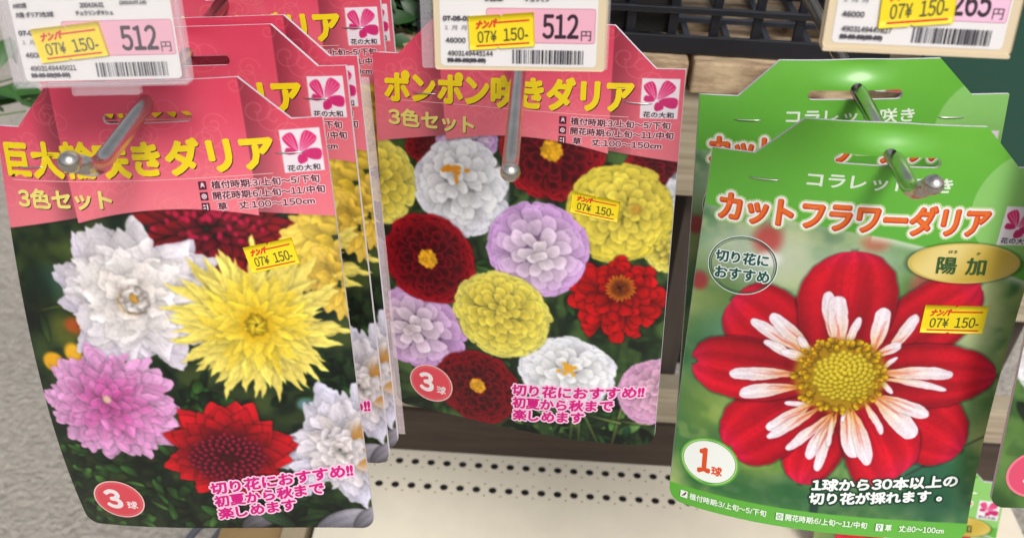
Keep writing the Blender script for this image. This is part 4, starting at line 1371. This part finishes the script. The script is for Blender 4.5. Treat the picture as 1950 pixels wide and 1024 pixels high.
def price_tag(key, label, price, code, frame, sticker, extra=()):
    ps = tags[key]
    sheet = Sheet(ou=23, ov=0)
    root = empty('price_tag', pose_matrix(ps, 23, 0), label, 'price tag', 'price tags above the packets')
    k = Ink(); k.z = .06
    K = (70, 64, 74)
    k.poly(rrect(13.7, 45.4, -17, -7, .8), (196, 92, 120))
    k.poly(rrect(13.85, 45.25, -16.85, -7.15, .7), (240, 178, 196) if key != 'tr' else (246, 196, 222))
    P = (52, 26, 44)
    k.text(price, (30.2, -15.3), (40.4, -15.3), (30.2, -8.5), [(P, .22, 0, 0)])
    k.text('円', (41.3, -10.7), (44.2, -10.7), (41.3, -7.9), [(P, .04, 0, 0)])
    barcode(k, 21.3, 42.6, -5.1, -1.0, len(code))
    k.text(code, (2.3, -4.6), (15.6, -4.6), (2.3, -3.2), [(K, .05, 0, 0)])
    k.text('99-99-99(99-99)', (2.2, -2.4), (13.4, -2.4), (2.2, -1.1), [(K, .14, 0, 0)])
    k.text('46000', (1.8, -8.4), (7.6, -8.4), (1.8, -7.0), [(K, .06, 0, 0)])
    k.text('07-05-03-03', (1.2, -14.6), (12.0, -14.6), (1.2, -13.4), [(K, .12, 0, 0)])
    k.text('1 月 月', (1.6, -12.0), (8.0, -12.0), (1.6, -10.8), [((150, 145, 155), .03, 0, 0)])
    for s, a, b, c in extra: k.text(s, a, b, c, [(K, .08, 0, 0)])
    pts = np.array(rrect(.15, 45.95, -30, -.1, 1.3))
    c = np.mean(pts, 0); n = len(pts)
    V0 = sheet.P(np.vstack([pts, c]), .0)
    P2, T2, mi = k.arrays(sheet)
    T0 = np.array([(n, i, (i + 1) % n) for i in range(n)])
    lab = make_mesh('paper_label', np.concatenate([V0, P2]), np.concatenate([T0, T2 + len(V0)]), None, [ink((238, 234, 232), .5)] + k.mats,
                    tri_mi=np.concatenate([np.zeros(n, int), mi + 1]), smooth=False)
    link('paper_label', lab, root)
    link('price_sticker', sticker_mesh(sheet, *sticker, lift=.45), root)
    if frame == 'cream':
        slab('tag_plate', sheet, rrect(-2.2, 48.6, -33, 2.0, 2.4), -.12, -1.6, CREAM, root, .0004)
        mbq = [sheet.P(p, h) for p, h in ()]
        slab('plate_rim', sheet, rrect(-2.0, 48.4, 1.0, 2.1, .5), .5, -.11, CREAM, root, .0003)
    elif frame == 'mixed':
        slab('tag_plate', sheet, rrect(-1.6, 48.6, -33, 1.0, 1.0), -.12, -1.3, CREAM, root, .0004)
        slab('clear_sleeve', sheet, rrect(-5.6, 49.4, -33, .9, .8), -1.4, -2.4, CLEAR, root, .0003)
    else:
        slab('clear_sleeve', sheet, rrect(-3.2, 48.3, -33, 1.4, 2.0), -.12, -1.6, CLEAR, root, .0005)
        slab('sleeve_cover', sheet, rrect(-1.0, 47.4, -33, 1.0, 1.0), 1.45, 1.3, mat('sleeve_film', (.9, .88, .9), .08, alpha=.06, spec=.9), root)
        for a, b in ((-3.2, -2.4), (-.9, -.4), (47.3, 48.3)): slab('sleeve_rib', sheet, rrect(a, b, -33, .6, .2), 1.0, -.1, CLEAR, root, .0002)
        slab('sleeve_lip', sheet, rrect(13.4, 33.2, 1.5, 4.2, .6), 1.2, -.9, CLEAR, root, .0006)
        slab('sleeve_edge', sheet, rrect(-2.6, 47.6, .75, 1.7, .4), 1.3, -.1, CLEAR, root, .0003)
    # wire arm of the hook that holds the tag from behind, above the frame
    a0 = np.array(pose_matrix(ps, 23, -34).translation)
    mb = MB(); mb.tube([a0 + [0, .002, 0], a0 + [0, .02, .004], (a0[0], A[1] / 1000, a0[2] + .012)], .0016, 12)
    mb.build('wire_arm', CHROME, root, smooth=True)
    return root


price_tag('tl', 'clear plastic price tag reading 512 yen above the giant dahlia packets at left', '512', '4903149445021', 'clear', ((4.8, -15.0), (24.6, -16.8), (6.2, -5.4)),
          (('A602袋', (1.3, -22.3), (5.1, -22.3), (1.3, -21.0)), ('大輪 ダリア3色3球', (1.5, -19.8), (12.3, -19.8), (1.5, -18.4)), ('2004.04.01', (20.3, -22.0), (27.1, -22.0), (20.3, -20.8)),
           ('チュウリンダキシュ', (18.7, -19.9), (29.3, -19.9), (18.7, -18.6)), ('(2010.07.18)', (31.7, -22.3), (39.3, -22.3), (31.7, -21.2))))
price_tag('tm', 'cream and clear price tag reading 512 yen in front of the pompon dahlia packet', '512', '4903149445144', 'mixed', ((8.5, -14.6), (27.5, -16.0), (8.9, -4.9)),
          (('1色球', (13.4, -20.2), (18.6, -20.2), (13.4, -19.0)), ('チュウリン', (25, -20.2), (32, -20.2), (25, -19.0))))
price_tag('tr', 'cream framed price tag reading 265 yen above the green packets', '265', '4903149447827', 'cream', ((11.2, -15.4), (30.6, -17.6), (11.8, -4.3)))

# ------------------------------------------------------------------ the packets
cvG = paint_giant(); cvP = paint_pompon(); cvC = paint_collarette(); cvW = paint_white()
ik = red_ink('巨大輪咲きダリア', ((2.6, 5.2), (101.7, 4.6), (3.4, 17.0)), ((6.2, 21.2), (43.6, 21.2), (6.0, 27.8)))
grp = 'giant dahlia packets on the left hook'
st = [((7.4, 13.8), (19.0, 13.4)), ((102.5, 11.2), (112.8, 11.5))]
front = make_packet('seed_packet', 'left', RED, cvG, ik, 'frontmost left packet with giant yellow, white, pink and red dahlias', None, st, ((86.8, 43.8), (103.9, 41.5), (88.6, 53.5)), depth=16)
r2 = make_packet('seed_packet', 'r2', RED, cvG, ik, 'second giant dahlia packet, directly behind the frontmost left packet', grp, st, None, .34, depth=4)
src = kids(r2)
make_packet('seed_packet', 'r3', RED, cvG, None, 'third giant dahlia packet, its shoulder just showing above the second', grp, st, None, depth=12, src=src, side=6)
make_packet('seed_packet', 'r4', RED, cvG, None, 'fourth giant dahlia packet, hook passing through its slot at the top edge', grp, st, None, depth=4, src=src, side=3)
make_packet('seed_packet', 'r5', RED, cvG, None, 'rearmost giant dahlia packet, only a pink strip showing next to the dark plant', grp, st, None, depth=12, src=src, side=3)
ik = red_ink('ポンポン咲きダリア', ((4.7, 7.2), (101.9, 4.4), (4.6, 19.0)), ((5.6, 21.6), (41.0, 22.6), (5.4, 28.4)))
make_packet('seed_packet', 'mid', RED, cvP, ik, 'pink seed packet with white, yellow, lilac and dark red pompon dahlias in the middle', None, [((15.6, 14.9), (25.6, 14.8)), ((98.6, 12.4), (109.4, 13.0))], ((81.4, 48.6), (100.0, 51.5), (80.7, 57.2)), depth=16)
ik = green_ink()
gst = [((13.6, 9.4), (24.8, 9.3))]
make_packet('seed_packet', 'g1', GRN, cvC, ik, 'front green seed packet with one large red and white collarette dahlia', None, gst, ((85.1, 54.9), (108.6, 54.5), (85.4, 66.6)), depth=16)
g2 = make_packet('seed_packet', 'g2', GRN, cvC, ik, 'rear green seed packet, mostly covered by the front collarette dahlia packet', None, gst + [((93, 8.6), (104, 8.9))], None, .34, depth=16)

# neighbour at the right edge: white dahlia packet
R = rod3((0, 0, -.08)) @ rod3(pose['g1'][0][:3])
ang = math.acos((np.trace(R) - 1) / 2)
ax = np.array([R[2, 1] - R[1, 2], R[0, 2] - R[2, 0], R[1, 0] - R[0, 1]]) / (2 * math.sin(ang)) * ang
Pn = np.array([186, 92.7, 360]) - R @ np.array([0, 164, 0])
pose['nb'] = ([*ax, *Pn], [0] * 7)
k = Ink()
k.ellipse((14.5, 148.0), 11.0, 10.8, (246, 130, 150), None); k.ellipse((14.5, 148.0), 10.0, 9.8, (232, 84, 116), None)
k.text('3', (10.5, 143.6), (15.5, 143.6), (10.5, 152.6), [((250, 240, 240), .5, 0, 0)])
make_packet('seed_packet', 'nb', RED, cvW, k, 'seed packet with white dahlias and a round pink badge, cut off by the right edge', None, st, None, .34, depth=10)

# packet on the shelf at the lower right
R = rod3((0, .12, .0)) @ rod3(pose['g1'][0][:3])
ang = math.acos((np.trace(R) - 1) / 2)
ax = np.array([R[2, 1] - R[1, 2], R[0, 2] - R[2, 0], R[1, 0] - R[0, 1]]) / (2 * math.sin(ang)) * ang
c = np.array([(1868 - 975) / 1760, (957 - 512) / 1760, 1]) * 640
Pn = c - R @ np.array([105, 14.4, 0])
pose['lg'] = ([*ax, *Pn], pose['g2'][1])
low = make_packet('seed_packet', 'lg', GRN, cvC, None, 'green seed packet with a gold oval standing low at the shelf by the right edge', None, gst + [((93, 8.6), (104, 8.9))], None, depth=8, src=kids(g2))
